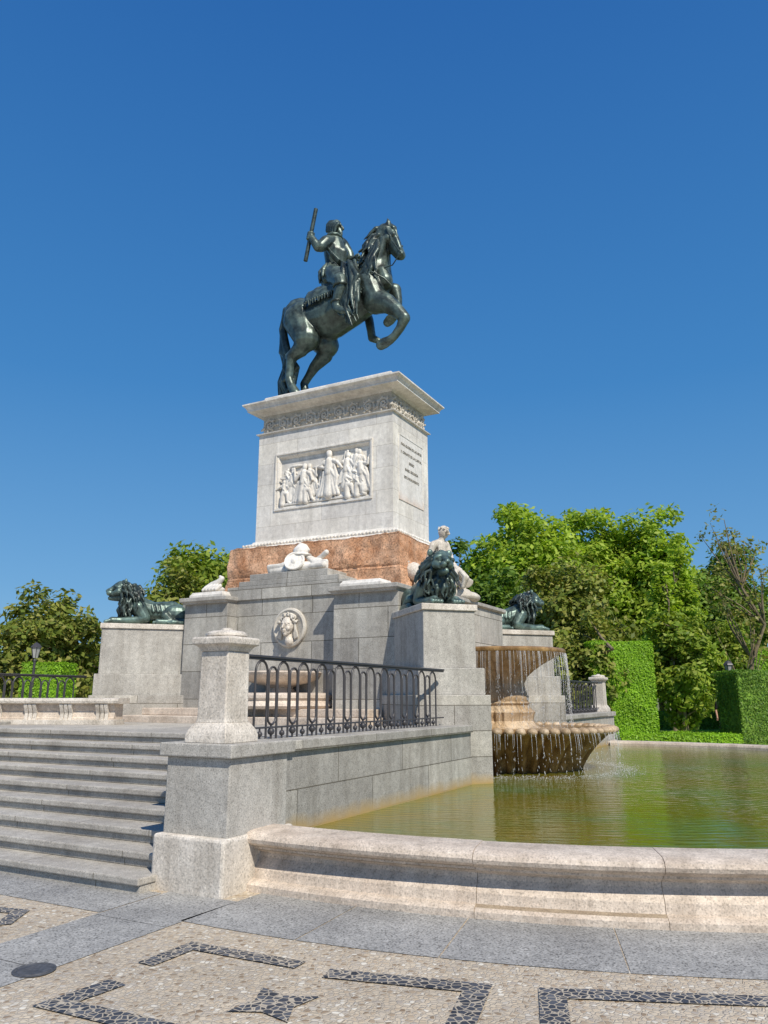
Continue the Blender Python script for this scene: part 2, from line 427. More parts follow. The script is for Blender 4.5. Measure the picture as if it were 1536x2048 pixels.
# pillars
def pillar():
    t=thing('stone_pillar','pale weathered stone pillar with rounded cap beside the staircase','pillar',(3.74,-8.3,1.205),group='stone pillars at the railing ends')
    k=.03
    MB().rect(.19-k,.19-k,[(.055,0),(.055,.06),(.045,.10),(.015,.15),(0,.17)]).build('pillar_base',M['pillar'],t,smooth=30,bevel=.006)
    MB().rect(.175-k,.175-k,[(.014,.165),(.006,.2),(0,.78),(.0,.80)]).build('shaft',M['pillar'],t,bevel=.012)
    MB().rect(.175-k,.175-k,[(.002,.80),(.015,.83),(.03,.85),(.058,.865),(.062,.915),(.05,.93),(-.02,.935)]).build('cap',M['pillar'],t,smooth=30,bevel=.006)
    MB().lathe([(.0,.93),(.165,.93),(.178,.945),(.176,.965),(.15,.985),(.08,.997),(.055,1.0),(.05,1.012),(.03,1.02),(0,1.022)],36).build('cap_disc',M['pillar'],t,smooth=40)
    return t
p0=pillar(); p0.scale=(1.08,1.08,1)
p1=copy_tree(p0); p1.location=W(3.74+FD,8.3,1.205); p1['label']='small distant stone pillar at the far end of the right railing'
# railing
def railing(L):
    t=thing('iron_railing','black iron railing of arches and ovals beside the pale stone pillar','railing',(3.75,-8.12,1.2),group='black iron railings on the parapets')
    MB().box(-.03,.03,0,L,.775,.80).box(-.018,.018,0,L,.755,.777).build('handrail',M['iron'],t,bevel=.006)
    MB().box(-.010,.010,0,L,.10,.118).build('bottom_rail',M['iron'],t,bevel=.003)
    pitch=.368; n=int(L/pitch); off=(L-n*pitch)/2
    for i in range(n):
        y=off+pitch*(i+.5)
        w=.098
        P=[(0,y-w,.0),(0,y-w,.63)]+[(0,y-w*cos(q),.63+w*sin(q)*1.2) for q in [PI*k/10 for k in range(1,10)]]+[(0,y+w,.63),(0,y+w,.0)]
        MB().tube(P,.0125,6).build('arch_bar',M['iron'],t,smooth=60)
    for i in range(n+1):
        y=off+pitch*i
        if i==0 or i==n: continue
        w=.066; P=[]
        for k in range(24):
            q=2*PI*k/24; P.append((0.003,y+w*cos(q),(.62 if sin(q)>0 else .21)+w*sin(q)*1.1))
        r=MB().tube(P,.0115,6,closed=True).build('oval_ring',M['iron'],t,smooth=60)
        MB().ell((0,y,.07),.036,n=12).tube([(0,y,.0),(0,y,.14)],.012,8).build('ball_finial',M['iron'],t,smooth=60)
    for i in range(n):
        y=off+pitch*(i+.5); MB().ell((0,y,.05),.028,n=10).tube([(0,y,.0),(0,y,.10)],.009,8).build('ball_foot',M['iron'],t,smooth=60)
    return t
r0=railing(4.78)
r1=copy_tree(r0); r1.location=W(3.75+FD,3.32,1.2); r1['label']='distant black iron railing on far wall right of the fountain'
r2=copy_tree(r0); r2.location=W(-3.75,-8.12,1.2); r2['label']='black iron railing at left edge behind the stone bench'
# ---------------------------------------------------------------- pool
t=thing('pool_rim','curved pinkish limestone rim of the pool with rounded moulding','pool rim',(PCX,PCY,0))
prof=[(8.12,-.02),(8.12,.055),(8.09,.075),(8.03,.09),(8.02,.12),(8.015,.16),(7.985,.20),(7.95,.25),(7.945,.285),(7.985,.31),(8.03,.325),(8.035,.345),(8.085,.36),(8.12,.385),(8.13,.415),(8.115,.445),(8.08,.465),(8.02,.475),(7.70,.478),(7.64,.46),(7.62,.42),(7.62,-.02)]
cuts=[-94.3,-79.4]
while cuts[-1]<90: cuts.append(cuts[-1]+9.7)
cuts[-1]=96.0
for i in range(len(cuts)-1):
    a0,a1=R(cuts[i])+.0003,R(cuts[i+1])-.0003
    o=MB().lathe(prof,14,a0,a1).build('rim_stone',M['limestone'],t,smooth=25)
    o.location.z=random.uniform(-.003,.003)
MB().lathe([(p[0]-.008 if p[0]>7.8 else p[0]+.008,p[1]-(.008 if p[1]>.4 else 0)) for p in prof],160,R(-94.2),R(95.9)).build('rim_mortar',M['mortar'],t,smooth=25)
P=[(3.9,-8.0)]+[(PCX+7.66*cos(R(q)),PCY+7.66*sin(R(q))) for q in range(-92,95,3)]+[(3.5,7.6),(3.5,2.5),(3.9,2.4)]
sheet('water',[wl(P)],.36,M['water'])
# ---------------------------------------------------------------- monument
HY,CY=.84,-.08; YB=CY+HY
mon=thing('monument_pedestal','tall white marble pedestal on salmon rock and grey granite body, carrying the horse statue','monument',(0,0,0))
MB().rect(2.6,2.05,[(0,1.0),(0,3.44)]).build('granite_body',M['granite'],mon,bevel=.01)
for sx_ in (-1,1):
    xo=2.5 if sx_>0 else 2.28
    MB().box(min(1.2*sx_,xo*sx_),max(1.2*sx_,xo*sx_),-2.32,-1.95,1.0,3.40).build('pilaster',M['granite'],mon,bevel=.012)
    MB().rect((xo-1.2)/2,.3,[(.0,3.38),(.0,3.40),(.05,3.43),(.05,3.50),(0,3.51)],c=((xo+1.2)/2*sx_,-2.1)).build('pilaster_cap',M['granite_plain'],mon,bevel=.008)
    MB().rect(.40,.22,[(.02,3.51),(.02,3.56),(0,3.58),(-.02,3.62)],c=(1.75*sx_,-2.1)).build('cap_block',M['marble'],mon,bevel=.008)
MB().box(-1.42,1.42,-2.09,-1.1,3.43,3.70).box(-1.15,1.15,-2.075,-1.1,3.70,3.80).box(-.9,.9,-2.06,-1.1,3.80,3.93).build('stepped_attic',M['granite'],mon,bevel=.01)
# rock base
mb=MB()
nx,ny,nz=90,60,30
def rockface(fn,n1,n2):
    vs=[];fs=[]
    for i in range(n1+1):
        for j in range(n2+1): vs.append(fn(i/n1,j/n2))
    for i in range(n1):
        for j in range(n2):
            a=i*(n2+1)+j; fs.append((a,a+1,a+n2+2,a+n2+1))
    mb.add(vs,fs)
def rp(sx,sy,z):
    k=(z-3.38)/1.26; return (sx*(2.12-.13*k),sy*(1.44-.14*k),z)
Z0,Z1=3.38,4.64
def rl(t): return -1+2*t
rockface(lambda a,b:rp(rl(a),-1,Z0+(Z1-Z0)*b),nx,nz); rockface(lambda a,b:rp(rl(a),1,Z0+(Z1-Z0)*b),nx,nz)
rockface(lambda a,b:rp(1,rl(a),Z0+(Z1-Z0)*b),ny,nz); rockface(lambda a,b:rp(-1,rl(a),Z0+(Z1-Z0)*b),ny,nz)
rockface(lambda a,b:rp(rl(a),rl(b),Z1),nx,ny)
me_v=[]
for v in mb.v:
    p=Vector(v); n=noise.noise(p*1.1)*.07+noise.noise(p*3.0)*.04+noise.noise(p*8)*.028+noise.noise(p*19)*.018
    zz=abs(p.z-4.02); n-= .035*math.exp(-(zz/.02)**2)
    r=Vector((p.x*.5,p.y,0)); r.normalize(); q=p+r*n+Vector((0,0,n*.4 if p.z>4.5 else 0)); me_v.append(tuple(q))
mb.v=me_v
mb.build('rock_base',M['salmon'],mon,smooth=28)
MB().rect(1.68,HY,[(.26,4.56),(.26,4.66),(.24,4.69),(.16,4.72),(.17,4.76),(.11,4.79),(.06,4.80),(.03,4.845),(0,4.85)],c=(0,CY)).build('base_moulding',M['marble'],mon,smooth=25)
mb=MB()
for i in range(46):
    x=-1.86+i*3.72/45; mb.ell((x,-1.10,4.745),(.03,.018,.028),n=8,m=5)
for i in range(22):
    y=-1.05+i*1.93/21; mb.ell((1.86,y,4.745),(.018,.03,.028),n=8,m=5)
mb.build('moulding_beads',M['marble'],mon,smooth=60)
# shaft with recessed relief panel
mb=MB().box(-1.68,1.68,-.84,YB,4.845,7.28)
ox,iz0,iz1=1.14,5.56,6.70
V=[(-1.68,-.92,4.845),(1.68,-.92,4.845),(1.68,-.92,7.28),(-1.68,-.92,7.28),(-ox,-.92,iz0),(ox,-.92,iz0),(ox,-.92,iz1),(-ox,-.92,iz1),
   (-ox+.05,-.845,iz0+.05),(ox-.05,-.845,iz0+.05),(ox-.05,-.845,iz1-.05),(-ox+.05,-.845,iz1-.05),
   (-1.68,-.84,4.845),(1.68,-.84,4.845),(1.68,-.84,7.28),(-1.68,-.84,7.28)]
FQ=[(0,1,5,4),(1,2,6,5),(2,3,7,6),(3,0,4,7),(4,5,9,8),(5,6,10,9),(6,7,11,10),(7,4,8,11),(1,0,12,13),(2,1,13,14),(3,2,14,15),(0,3,15,12)]
mb.add(V,FQ); mb.build('shaft',M['marble_shaft'],mon,normals=False)
mb=MB()
def frame(mb,x0,x1,z0,z1,wd,y0,y1):
    mb.box(x0-wd,x1+wd,y0,y1,z1,z1+wd).box(x0-wd,x1+wd,y0,y1,z0-wd,z0).box(x0-wd,x0,y0,y1,z0,z1).box(x1,x1+wd,y0,y1,z0,z1)
frame(mb,-ox-.03,ox+.03,iz0-.03,iz1+.03,.045,-.945,-.918); mb.build('panel_frame',M['marble'],mon,bevel=.008)
# relief figures
def relief_fig(x,z0,h,seed,seated=False,lean=0,dy=0):
    rnd=random.Random(seed); mb=MB(); y=-.868+dy; K=.72
    def p(dx,dz,d=0): return Vector((x+dx*h+lean*dz*h,y-d*K,z0+dz*h))
    mb.ell(p(0,.90,.035),(.068*h,.055*h,.083*h)); mb.ell(p(-.01,.95,.025),(.075*h,.05*h,.06*h))
    mb.blob([(p(0,.82,.02),.04*h),(p(0,.76,.03),.09*h),(p(0,.62,.03),.10*h),(p(0,.5,.03),.10*h)])
    if seated:
        mb.blob([(p(0,.45,.04),.12*h),(p(.18,.4,.06),.09*h),(p(.22,.1,.05),.07*h),(p(.29,.03,.06),.05*h)])
        mb.blob([(p(-.02,.4,.04),.13*h),(p(-.05,.12,.03),.14*h),(p(-.05,0,.03),.14*h)])
    else:
        for k in range(7):
            dx=(k-3)*.042; d0=rnd.uniform(-.015,.03); mb.blob([(p(dx*.9,.52,.04),.05*h),(p(dx*1.4+rnd.uniform(-.02,.02),.25,.05+d0),.036*h),(p(dx*1.9,.03,.04+d0),.042*h)],n=8)
        mb.blob([(p(0,.5,.0),.10*h),(p(0,.05,0),.13*h)])
    for s in (-1,1):
        el=p(s*(.19+rnd.uniform(-.02,.08)),.6+rnd.uniform(-.05,.14),.06); ha=p(s*rnd.uniform(.05,.42),rnd.uniform(.5,.95),.09)
        mb.blob([(p(s*.11,.76,.04),.052*h),(el,.042*h),(ha,.032*h)],n=8)
    mb.blob([(p(-.13,.74,.06),.034*h),(p(.05,.58,.10),.034*h),(p(.16,.40,.07),.032*h)],n=8)
    mb.blob([(p(.12,.70,.03),.04*h),(p(.2,.4,.05),.04*h),(p(.17,.12,.05),.04*h)],n=8)
    mb.build('relief_figure',M['marble'],mon,voxel=.012,sm=1)
figs=[(-.98,5.62,.55,1,True,0,0),(-.84,5.68,.70,2,False,.12,.02),(-.95,6.0,.42,12,False,.15,.01),(-.70,5.78,.66,21,False,-.12,.03),(-.52,5.62,.84,3,False,.10,-.02),(-.36,5.62,.56,4,True,-.15,-.02),(-.26,5.74,.72,14,False,-.14,.02),(-.08,5.62,.46,31,True,.1,.01),(.17,5.66,1.0,5,False,.0,-.02),(.40,5.74,.66,22,False,-.18,.03),(.53,5.78,.78,6,False,.12,0),(.66,5.60,.56,7,True,-.15,-.02),(.76,5.90,.72,8,False,.08,.02),(.92,5.84,.76,23,False,-.06,.03),(1.0,5.66,.80,9,False,-.14,0),(.88,5.60,.50,10,True,-.1,-.02),(.62,6.12,.44,33,False,.05,.03)]
for f in figs: relief_fig(*f)
mb=MB()
for (x,z,rx,rz_) in [(-.65,5.66,.3,.06),(.0,5.66,.35,.07),(.6,5.66,.4,.08),(.85,5.7,.2,.1),(.4,5.68,.12,.1),(-.1,6.35,.2,.04),(-.7,6.45,.18,.04),(.75,6.4,.2,.12)]:
    mb.ell((x,-.855,z),(rx,.05,rz_))
mb.box(-1.07,1.07,-.93,-.85,5.58,5.635)
for a,b in [((.42,5.9),(.55,6.6)),((.62,5.9),(.6,6.62)),((-.15,5.75),(-.02,6.3)),((.8,5.9),(.86,6.6))]: mb.tube([(a[0],-.88,a[1]),(b[0],-.88,b[1])],.024,6)
mb.build('relief_ground',M['marble'],mon,voxel=.016,sm=1)
# inscription panel on the right face
mb=MB()
def framex(mb,y0,y1,z0,z1,wd,x0,x1):
    mb.box(x0,x1,y0-wd,y1+wd,z1,z1+wd).box(x0,x1,y0-wd,y1+wd,z0-wd,z0).box(x0,x1,y0-wd,y0,z0,z1).box(x0,x1,y1,y1+wd,z0,z1)
framex(mb,CY-.56,CY+.56,5.50,6.86,.02,1.675,1.694); mb.box(1.67,1.685,CY-.56,CY+.56,5.50,6.86); ip=mb.build('inscription_panel',M['rusty'],mon)
for i,(s,sz,z) in enumerate([('PARA GLORIA DE LAS ARTES',.080,6.66),('Y ORNATO DE LA CAPITAL',.080,6.49),('ERIGIO',.080,6.32),('ISABEL SEGUNDA',.080,6.15),('ESTE MONUMENTO',.080,5.98)]):
    cu=bpy.data.curves.new('txt','FONT'); cu.body=s; cu.size=sz; cu.align_x='CENTER'; cu.extrude=.003
    ob=bpy.data.objects.new('tmp',cu); COL.objects.link(ob); dg=bpy.context.evaluated_depsgraph_get(); dg.update()
    me=bpy.data.meshes.new_from_object(ob.evaluated_get(dg)); bpy.data.objects.remove(ob)
    me.materials.clear(); me.materials.append(M['letter'])
    wd=max(v.co.x for v in me.vertices)-min(v.co.x for v in me.vertices)
    k=min(1,.98/wd)
    o=bpy.data.objects.new('inscription_line',me); COL.objects.link(o); o.parent=ip
    o.location=(1.690,CY,z); o.rotation_euler=(R(90),0,R(90)); o.scale=(k,1,1)
# entablature
MB().rect(1.68,HY,[(0,7.275),(.05,7.285),(.055,7.305),(.02,7.315),(-.05,7.32)],c=(0,CY)).build('architrave_moulding',M['marble'],mon,smooth=25)
MB().rect(1.62,HY-.06,[(0,7.315),(0,7.78)],c=(0,CY)).build('frieze',M['carved'],mon)
def scroll(c,ax,r,s):
    mb=MB(); up=Vector((0,0,1)); nrm=Vector((0,-1,0)) if ax.x else Vector((1,0,0))
    P=[]
    for k in range(26):
        q=k*.36; rr=r*(1-k/30); P.append(c+ax*(s*rr*cos(q))+up*(rr*sin(q)))
    P=P[::-1]+[c+ax*(s*r*1.3)+up*(-.06),c+ax*(s*r*1.75)+up*(-.09)]
    mb.tube(P,[.027]*len(P),6)
    for k in range(6):
        q=k*PI/3; mb.ell(c+ax*(.04*cos(q))+up*(.04*sin(q))+nrm*.015,.025,n=8,m=5)
    for k in range(7):
        q=.5+k*.9; mb.ell(c+ax*(s*r*1.08*cos(q))+up*(r*1.02*sin(q))+nrm*.012,.03,n=8,m=5)
    mb.build('frieze_scroll',M['medal'],mon,smooth=50)
for i in range(9): scroll(Vector((-1.44+i*.36,-.868,7.505)),Vector((1,0,0)),.135,1 if i%2 else -1)
for i in range(5): scroll(Vector((1.628,CY-.64+i*.32,7.505)),Vector((0,1,0)),.135,1 if i%2 else -1)
MB().rect(1.63,HY-.05,[(0,7.74),(.03,7.76),(.07,7.775),(.14,7.79),(.22,7.805),(.26,7.815),(.26,7.855),(.27,7.86),(.29,7.90),(.33,7.935),(.345,7.945),(.345,7.975),(.32,7.98)],c=(0,CY)).build('cornice',M['marble'],mon,smooth=20)
MB().rect(1.62,HY-.05,[(0,7.975),(0,8.18),(-.02,8.2)],c=(0,CY)).build('top_slab',M['marble'],mon,bevel=.008)
# medallion with a carved human head in high relief
md=MB().lathe([(0,0),(.36,0),(.37,.03),(.36,.06),(.325,.075),(.30,.055),(.0,.05)],40)
md.v=[(v[0]+.1,-2.052-v[2],v[1]+2.86) for v in md.v]
mdo=md.build('medallion',M['medal'],mon,smooth=40)
mb=MB(); c=Vector((.1,-2.12,2.87))
def q(x,z,y=0): return c+Vector((x,-y,z))
mb.ell(q(0,.03,.03),(.125,.13,.165)); mb.blob([(q(0,-.08,.07),.085),(q(0,-.135,.11),.042)])
mb.blob([(q(0,.055,.16),.016),(q(0,-.02,.20),.023)]); mb.ell(q(0,-.068,.165),(.038,.022,.012)); mb.ell(q(0,-.094,.16),(.03,.02,.011))
for s in (-1,1):
    mb.blob([(q(s*.028,.068,.158),.014),(q(s*.09,.062,.12),.014)]); mb.ell(q(s*.05,.036,.145),(.022,.014,.010)); mb.ell(q(s*.068,-.04,.115),.042)
mb.blob([(q(0,-.18,.0),.07),(q(.03,-.26,0),.09)])
mb.build('carved_face',M['pillar'],mdo,voxel=.008,sm=1)
mb=MB(); rnd=random.Random(5)
for k in range(90):
    qa=rnd.uniform(.15,PI-.15); rr=rnd.uniform(.145,.215); mb.ell(q(rr*cos(qa)*.95,.045+rr*sin(qa),rnd.uniform(0,.08)),rnd.uniform(.018,.028),n=8,m=6)
for s in (-1,1):
    for k in range(4): mb.blob([(q(s*.15,.06-.03*k,.01),.028),(q(s*(.165+.012*k),-.05-.02*k,.02),.024),(q(s*(.145+.02*k),-.14,.02),.022),(q(s*(.155+.025*k),-.22+.01*k,.02),.014)],n=8)
mb.build('carved_hair',M['medal'],mdo,voxel=.010,sm=0)
# fountain backing on pool side
MB().box(2.3,3.1,-1.25,1.25,-.02,3.28).build('fountain_backing',M['granite'],mon,bevel=.012)
MB().rect(.42,1.3,[(0,3.275),(.04,3.30),(.04,3.36),(0,3.37)],c=(2.70,0)).build('backing_cap',M['granite_plain'],mon,bevel=.008)
# low podium steps on the platform
MB().box(-2.9,2.3,-3.25,-2.0,1.14,1.27).box(-2.75,2.2,-2.85,-2.0,1.27,1.40).build('podium_step',M['limestone'],mon,bevel=.015)
# ---------------------------------------------------------------- wall fountain on the front
wf=thing('wall_fountain','small tiered half round stone fountain below the carved face medallion','fountain',(.1,-2.32,1.4))
MB().lathe([(0,.0),(.95,.0),(1.0,.05),(.97,.1),(.93,.14),(.97,.18),(.97,.23),(.9,.27),(.0,.27)],48).build('lower_basin',M['limestone'],wf,smooth=30)
MB().lathe([(0,.26),(.30,.26),(.26,.32),(.22,.36),(.3,.40),(.45,.43),(.62,.48),(.70,.54),(.74,.58),(.76,.62),(.72,.645),(.62,.64),(.5,.60),(0,.58)],48,flute=(.05,36,4,7)).build('upper_basin',M['limestone'],wf,smooth=30)
# ---------------------------------------------------------------- pool side fountain
FX=3.5
pf=thing('bowl_fountain','two tiered ochre stained stone bowl fountain trickling into the green pool','fountain',(FX,0,0))
MB().lathe([(0,1.5),(.44,1.5),(.47,1.60),(.42,1.72),(.40,1.84),(.46,1.96),(.58,2.07),(.74,2.18),(.92,2.28),(1.08,2.37),(1.14,2.41),(1.12,2.45),(1.05,2.455),(.9,2.42),(0,2.38)],120,flute=(.09,36,4,9)).build('upper_bowl',M['ochre'],pf,smooth=40)
MB().lathe([(1.09,2.375),(1.165,2.38),(1.18,2.405),(1.175,2.44),(1.15,2.462),(1.11,2.468),(1.09,2.45),(1.08,2.39)],90).build('bowl_lip',M['wet'],pf,smooth=40)
MB().lathe([(.0,.9),(.64,.95),(.67,1.05),(.61,1.10),(.54,1.18),(.56,1.28),(.58,1.33),(.53,1.38),(.45,1.45),(.48,1.49),(.46,1.52),(.0,1.53)],72,flute=(.08,26,3,7)).build('stem',M['ochre'],pf,smooth=40)
pc=(.12,0,0)
MB().lathe([(0,.20),(1.20,.22),(1.28,.42),(1.39,.60),(1.52,.76),(1.66,.89),(1.75,.97),(1.78,1.02),(1.72,1.06),(1.5,1.07),(0,1.04)],176,c=pc,flute=(.12,40,1,6)).build('lower_bowl',M['wet'],pf,smooth=40)
mb=MB()
for k in range(60):
    a0=2*PI*k/60; mb.ell((pc[0]+1.79*cos(a0),1.79*sin(a0),1.045),(.125,.088,.07),rot=Matrix.Rotation(a0,3,'Z'),n=10,m=6)
mb.build('bowl_lip',M['ochre'],pf,smooth=60)
MB().lathe([(0,-.1),(1.22,-.1),(1.2,.20),(1.05,.3),(0,.31)],40,c=pc).build('foot',M['wet'],pf,smooth=40)
# falling water
mb=MB(); rnd=random.Random(11)
def drop(p,r,h):
    x,y,z=p; mb.add([(x-r,y,z),(x,y-r,z),(x+r,y,z),(x,y+r,z),(x,y,z-h),(x,y,z+h)],[(0,1,5),(1,2,5),(2,3,5),(3,0,5),(1,0,4),(2,1,4),(3,2,4),(0,3,4)])
def stream(cx,r0,a0,z0,zlen,out0,zend,nd_,rs,rd_):
    P=[]
    for k in range(6):
        z=z0-zlen*k/5; rr=r0+out0*math.sqrt(z0-z+.001); P.append((cx+rr*cos(a0),rr*sin(a0),z))
    mb.tube(P,[rs*(1-.12*k) for k in range(6)],4,cap=True)
    for j in range(nd_):
        z=z0-zlen-(z0-zlen-zend)*rnd.random(); rr=r0+out0*math.sqrt(z0-z); drop((cx+rr*cos(a0)+rnd.gauss(0,.008),rr*sin(a0)+rnd.gauss(0,.008),z),rd_,rnd.uniform(.008,.028))
for k in range(150):
    stream(0,1.18,rnd.uniform(-PI*.8,PI*.5),2.38,rnd.uniform(.08,.8),.05,1.08,rnd.choice([5,9,14]),.0026,.0034)
for k in range(130):
    stream(pc[0],1.89,rnd.uniform(-PI*.75,PI*.45),1.02,rnd.uniform(.03,.35),.08,.37,rnd.choice([2,4,8]),.0026,.0036)
for k in range(1800):
    a0=rnd.uniform(-PI*.75,PI*.45); rr=1.94+abs(rnd.gauss(0,.2))*rnd.choice([-.4,1,1]); drop((pc[0]+rr*cos(a0),rr*sin(a0),.362+abs(rnd.gauss(0,.014))),.0065,.004)
o=mb.build('falling_water',M['drop'],loc=W(FX,0,0),rz=TH0,normals=False,uv=False); tag(o,'thin strings of water drops falling from the stone bowls','water spray',kind='stuff')
# ---------------------------------------------------------------- lion plinths and lions
def plinth():
    t=thing('lion_plinth','x','plinth',(3.74,-3.03,0),R(-45),group='granite lion plinths at the monument corners')
    def blk(hw,f,z0,z1,name,m,bv=.012): MB().box(-2.1,f,-hw,hw,z0,z1).build(name,m,t,bevel=bv)
    blk(.60,.13,-.02,1.63,'lower_base',M['granite_wall']); blk(.54,.07,1.625,2.03,'upper_base',M['granite_plain'])
    blk(.43,0,2.028,2.90,'block',M['granite_plain'])
    MB().box(-2.0,.035,-.465,.465,2.90,3.0).build('cap',M['pillar'],t,bevel=.012)
    return t
RX,RY=3.46,2.9
pl=[plinth()]
for i,(x,y,a0) in enumerate([(-3.74,-3.03,-135),(RX,RY,45)]):
    c=copy_tree(pl[0]); c.location=W(x,y,0); c.rotation_euler.z=TH0+R(a0); pl.append(c)
for o,l in zip(pl,['nearest grey granite plinth under the lion facing the camera','left grey granite plinth under the lion beside the stone bench','rear granite plinth behind the upper fountain bowl']): o['label']=l
def lion():
    t=thing('bronze_lion','x','statue',(3.74,-3.03,3.0),R(-45),group='bronze lions lying on the plinths')
    b=MB()
    b.blob([((-.66,0,.24),.19),((-.42,0,.31),.22),((-.05,0,.31),.19),((.22,0,.38),.22),((.40,0,.55),.18),((.50,0,.66),.15)])
    for s in (-1,1):
        b.ell((-.52,s*.18,.22),(.28,.13,.21)); b.blob([((-.30,s*.24,.2),.10),((-.42,s*.28,.09),.075)]); b.blob([((-.70,s*.26,.08),.065),((-.40,s*.31,.06),.06),((-.16,s*.31,.06),.065)])
        b.blob([((.25,s*.17,.36),.15),((.10,s*.22,.15),.11),((.22,s*.22,.10),.085),((.55,s*.19,.08),.07),((.74,s*.185,.075),.08)])
        for k in range(4): b.blob([((.78,s*.185+(k-1.5)*.044,.075),.036),((.87,s*.185+(k-1.5)*.05,.045),.036)],n=8)
        for k in range(3): b.ell((-.08,s*.31+(k-1)*.045,.045),.035,n=8)
        b.blob([((.735,s*.025,.815),.032),((.72,s*.10,.80),.034),((.67,s*.14,.77),.03)]); b.ell((.735,s*.062,.755),.024,n=8)
        b.ell((.835,s*.048,.655),(.075,.058,.055)); b.blob([((.66,s*.12,.68),.075),((.76,s*.085,.64),.05)]); b.ell((.53,s*.17,.89),(.035,.055,.065))
    b.ell((.61,0,.765),(.165,.165,.16)); b.blob([((.70,0,.83),.055),((.80,0,.74),.05),((.875,0,.705),.042)]); b.ell((.895,0,.70),(.028,.048,.030))
    b.blob([((.64,0,.57),.085),((.78,0,.555),.058),((.825,0,.55),.045)])
    tl=[((-.80,0,.2),.05),((-.90,.12,.1),.04),((-.82,.34,.05),.035),((-.6,.43,.045),.035),((-.45,.44,.05),.05),((-.36,.43,.05),.03)]
    b.blob(tl)
    for s in (-1,1):
        for k in range(4): b.blob([((-.02-.09*k,s*.15,.42),.03),((-.06-.09*k,s*.205,.28),.025)],n=8)
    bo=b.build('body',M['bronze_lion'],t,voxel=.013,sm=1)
    m=MB(); rnd=random.Random(4)
    m.ell((.40,0,.62),(.15,.19,.21)); m.blob([((.5,0,.48),.13),((.52,0,.3),.12),((.50,0,.2),.08)])
    for layer in range(4):
        n=19
        for k in range(n):
            q0=2*PI*(k+.5*(layer%2))/n+rnd.uniform(-.1,.1)
            ry,rz=.160+.010*layer,.168+.002*layer; x0=.585-.10*layer
            s0=Vector((x0,ry*cos(q0),.745-.035*layer+rz*sin(q0)*(1.0 if sin(q0)>0 else 1.15)))
            dirn=Vector((-.55 if sin(q0)>-.3 else -.05,cos(q0)*.5,sin(q0)*.2-.55)); dirn.normalize()
            ln=rnd.uniform(.16,.24)*(1.35 if sin(q0)<.2 else 1)
            w1=Vector((0,rnd.uniform(-.04,.04),rnd.uniform(-.03,.03)))
            P=[s0,s0+dirn*ln*.35+w1+Vector((.02,0,.02)),s0+dirn*ln*.7-w1,s0+dirn*ln+Vector((.03,0,-.03))]
            m.blob(list(zip(P,[.032,.036,.027,.010])),n=8)
    for k in range(34):
        y0=rnd.uniform(-.23,.23); x0=rnd.uniform(.46,.62)-abs(y0)*.5; z0=rnd.uniform(.35,.56)
        P=[Vector((x0,y0,z0)),Vector((x0+.05,y0*1.1+rnd.uniform(-.03,.03),z0-.1)),Vector((x0+.02,y0*1.05+rnd.uniform(-.04,.04),z0-.19)),Vector((x0+.04,y0,max(.12,z0-.27)))]
        m.blob(list(zip(P,[.034,.036,.026,.010])),n=8)
    m.build('mane',M['bronze_dark'],bo,voxel=.011,sm=0)
    return t
ln=lion(); lions=[ln]; ln.scale=(.97,.97,.97)
for (x,y,a0) in [(-3.74,-3.03,-135),(RX,RY,45)]:
    c=copy_tree(ln); c.location=W(x,y,3.0); c.rotation_euler.z=TH0+R(a0); lions.append(c)
for o,l,bk in zip(lions,['dark bronze lion facing the camera on the nearest plinth','bronze lion in profile facing left on the left plinth','bronze lion facing right behind the upper fountain bowl'],(.88,.88,.84)):
    o['label']=l; d=Vector((cos(o.rotation_euler.z),sin(o.rotation_euler.z),0)); o.location-=d*bk
# ---------------------------------------------------------------- equestrian statue
PM=.0117; TZ=8.2
es=thing('equestrian_statue','dark green bronze rider with raised baton on a rearing horse atop the pedestal','statue',(0,0,TZ))
def cz(lst,y=0):
    out=[]
    for a in lst:
        yy=a[3] if len(a)>3 else y
        p=PX(a[0],a[1],yy); p.z-=TZ; out.append((p,a[2]*PM))
    return out
h=MB()
h.blob(cz([(603,632,37),(628,643,40),(660,636,44),(698,610,44),(738,580,42),(751,556,34),(756,528,26),(761,498,20.5),(769,470,17)]),n=16)
h.blob(cz([(746,588,36),(764,570,22)]))
for s in (-1,1):
    h.blob(cz([(606,634,32),(614,662,27)],s*.19)); h.blob(cz([(738,568,25),(752,600,22)],s*.27)); h.blob(cz([(764,545,14),(770,562,16)],s*.15))
    h.blob(cz([(748,540,13),(760,505,10),(767,480,8.5)],s*.17))
h.blob(cz([(770,464,17),(783,478,16),(793,496,12),(802,511,9.5)])); h.blob(cz([(774,482,14),(786,500,8.5),(797,514,6.5)]))
for s in (-1,1):
    h.blob(cz([(803,507,5)],s*.07)); h.blob(cz([(777,452,5.5),(777,445,5),(775,437,1.5)],s*.09)); h.ell(cz([(787,468,1)],s*.15)[0][0],.05); h.blob(cz([(776,478,10.5)],s*.12)); h.blob(cz([(784,463,5),(794,480,4),(800,496,3.5)],s*.10))
# hind legs
h.blob(cz([(600,642,35,-.18),(614,677,27,-.27),(601,698,17,-.28),(584,713,12,-.28),(580,735,8.8,-.28),(578,757,8.2,-.28),(583,772,8.6,-.28),(592,788,10.5,-.29)]))
h.blob(cz([(590,702,8.5,-.28),(576,713,7,-.28)]))
h.blob(cz([(622,655,34,.18),(653,691,26,.24),(650,711,16.5,.26),(629,734,11.5,.26),(618,752,8.6,.26),(608,768,8.2,.26),(610,782,8.6,.26),(618,792,10,.26)]))
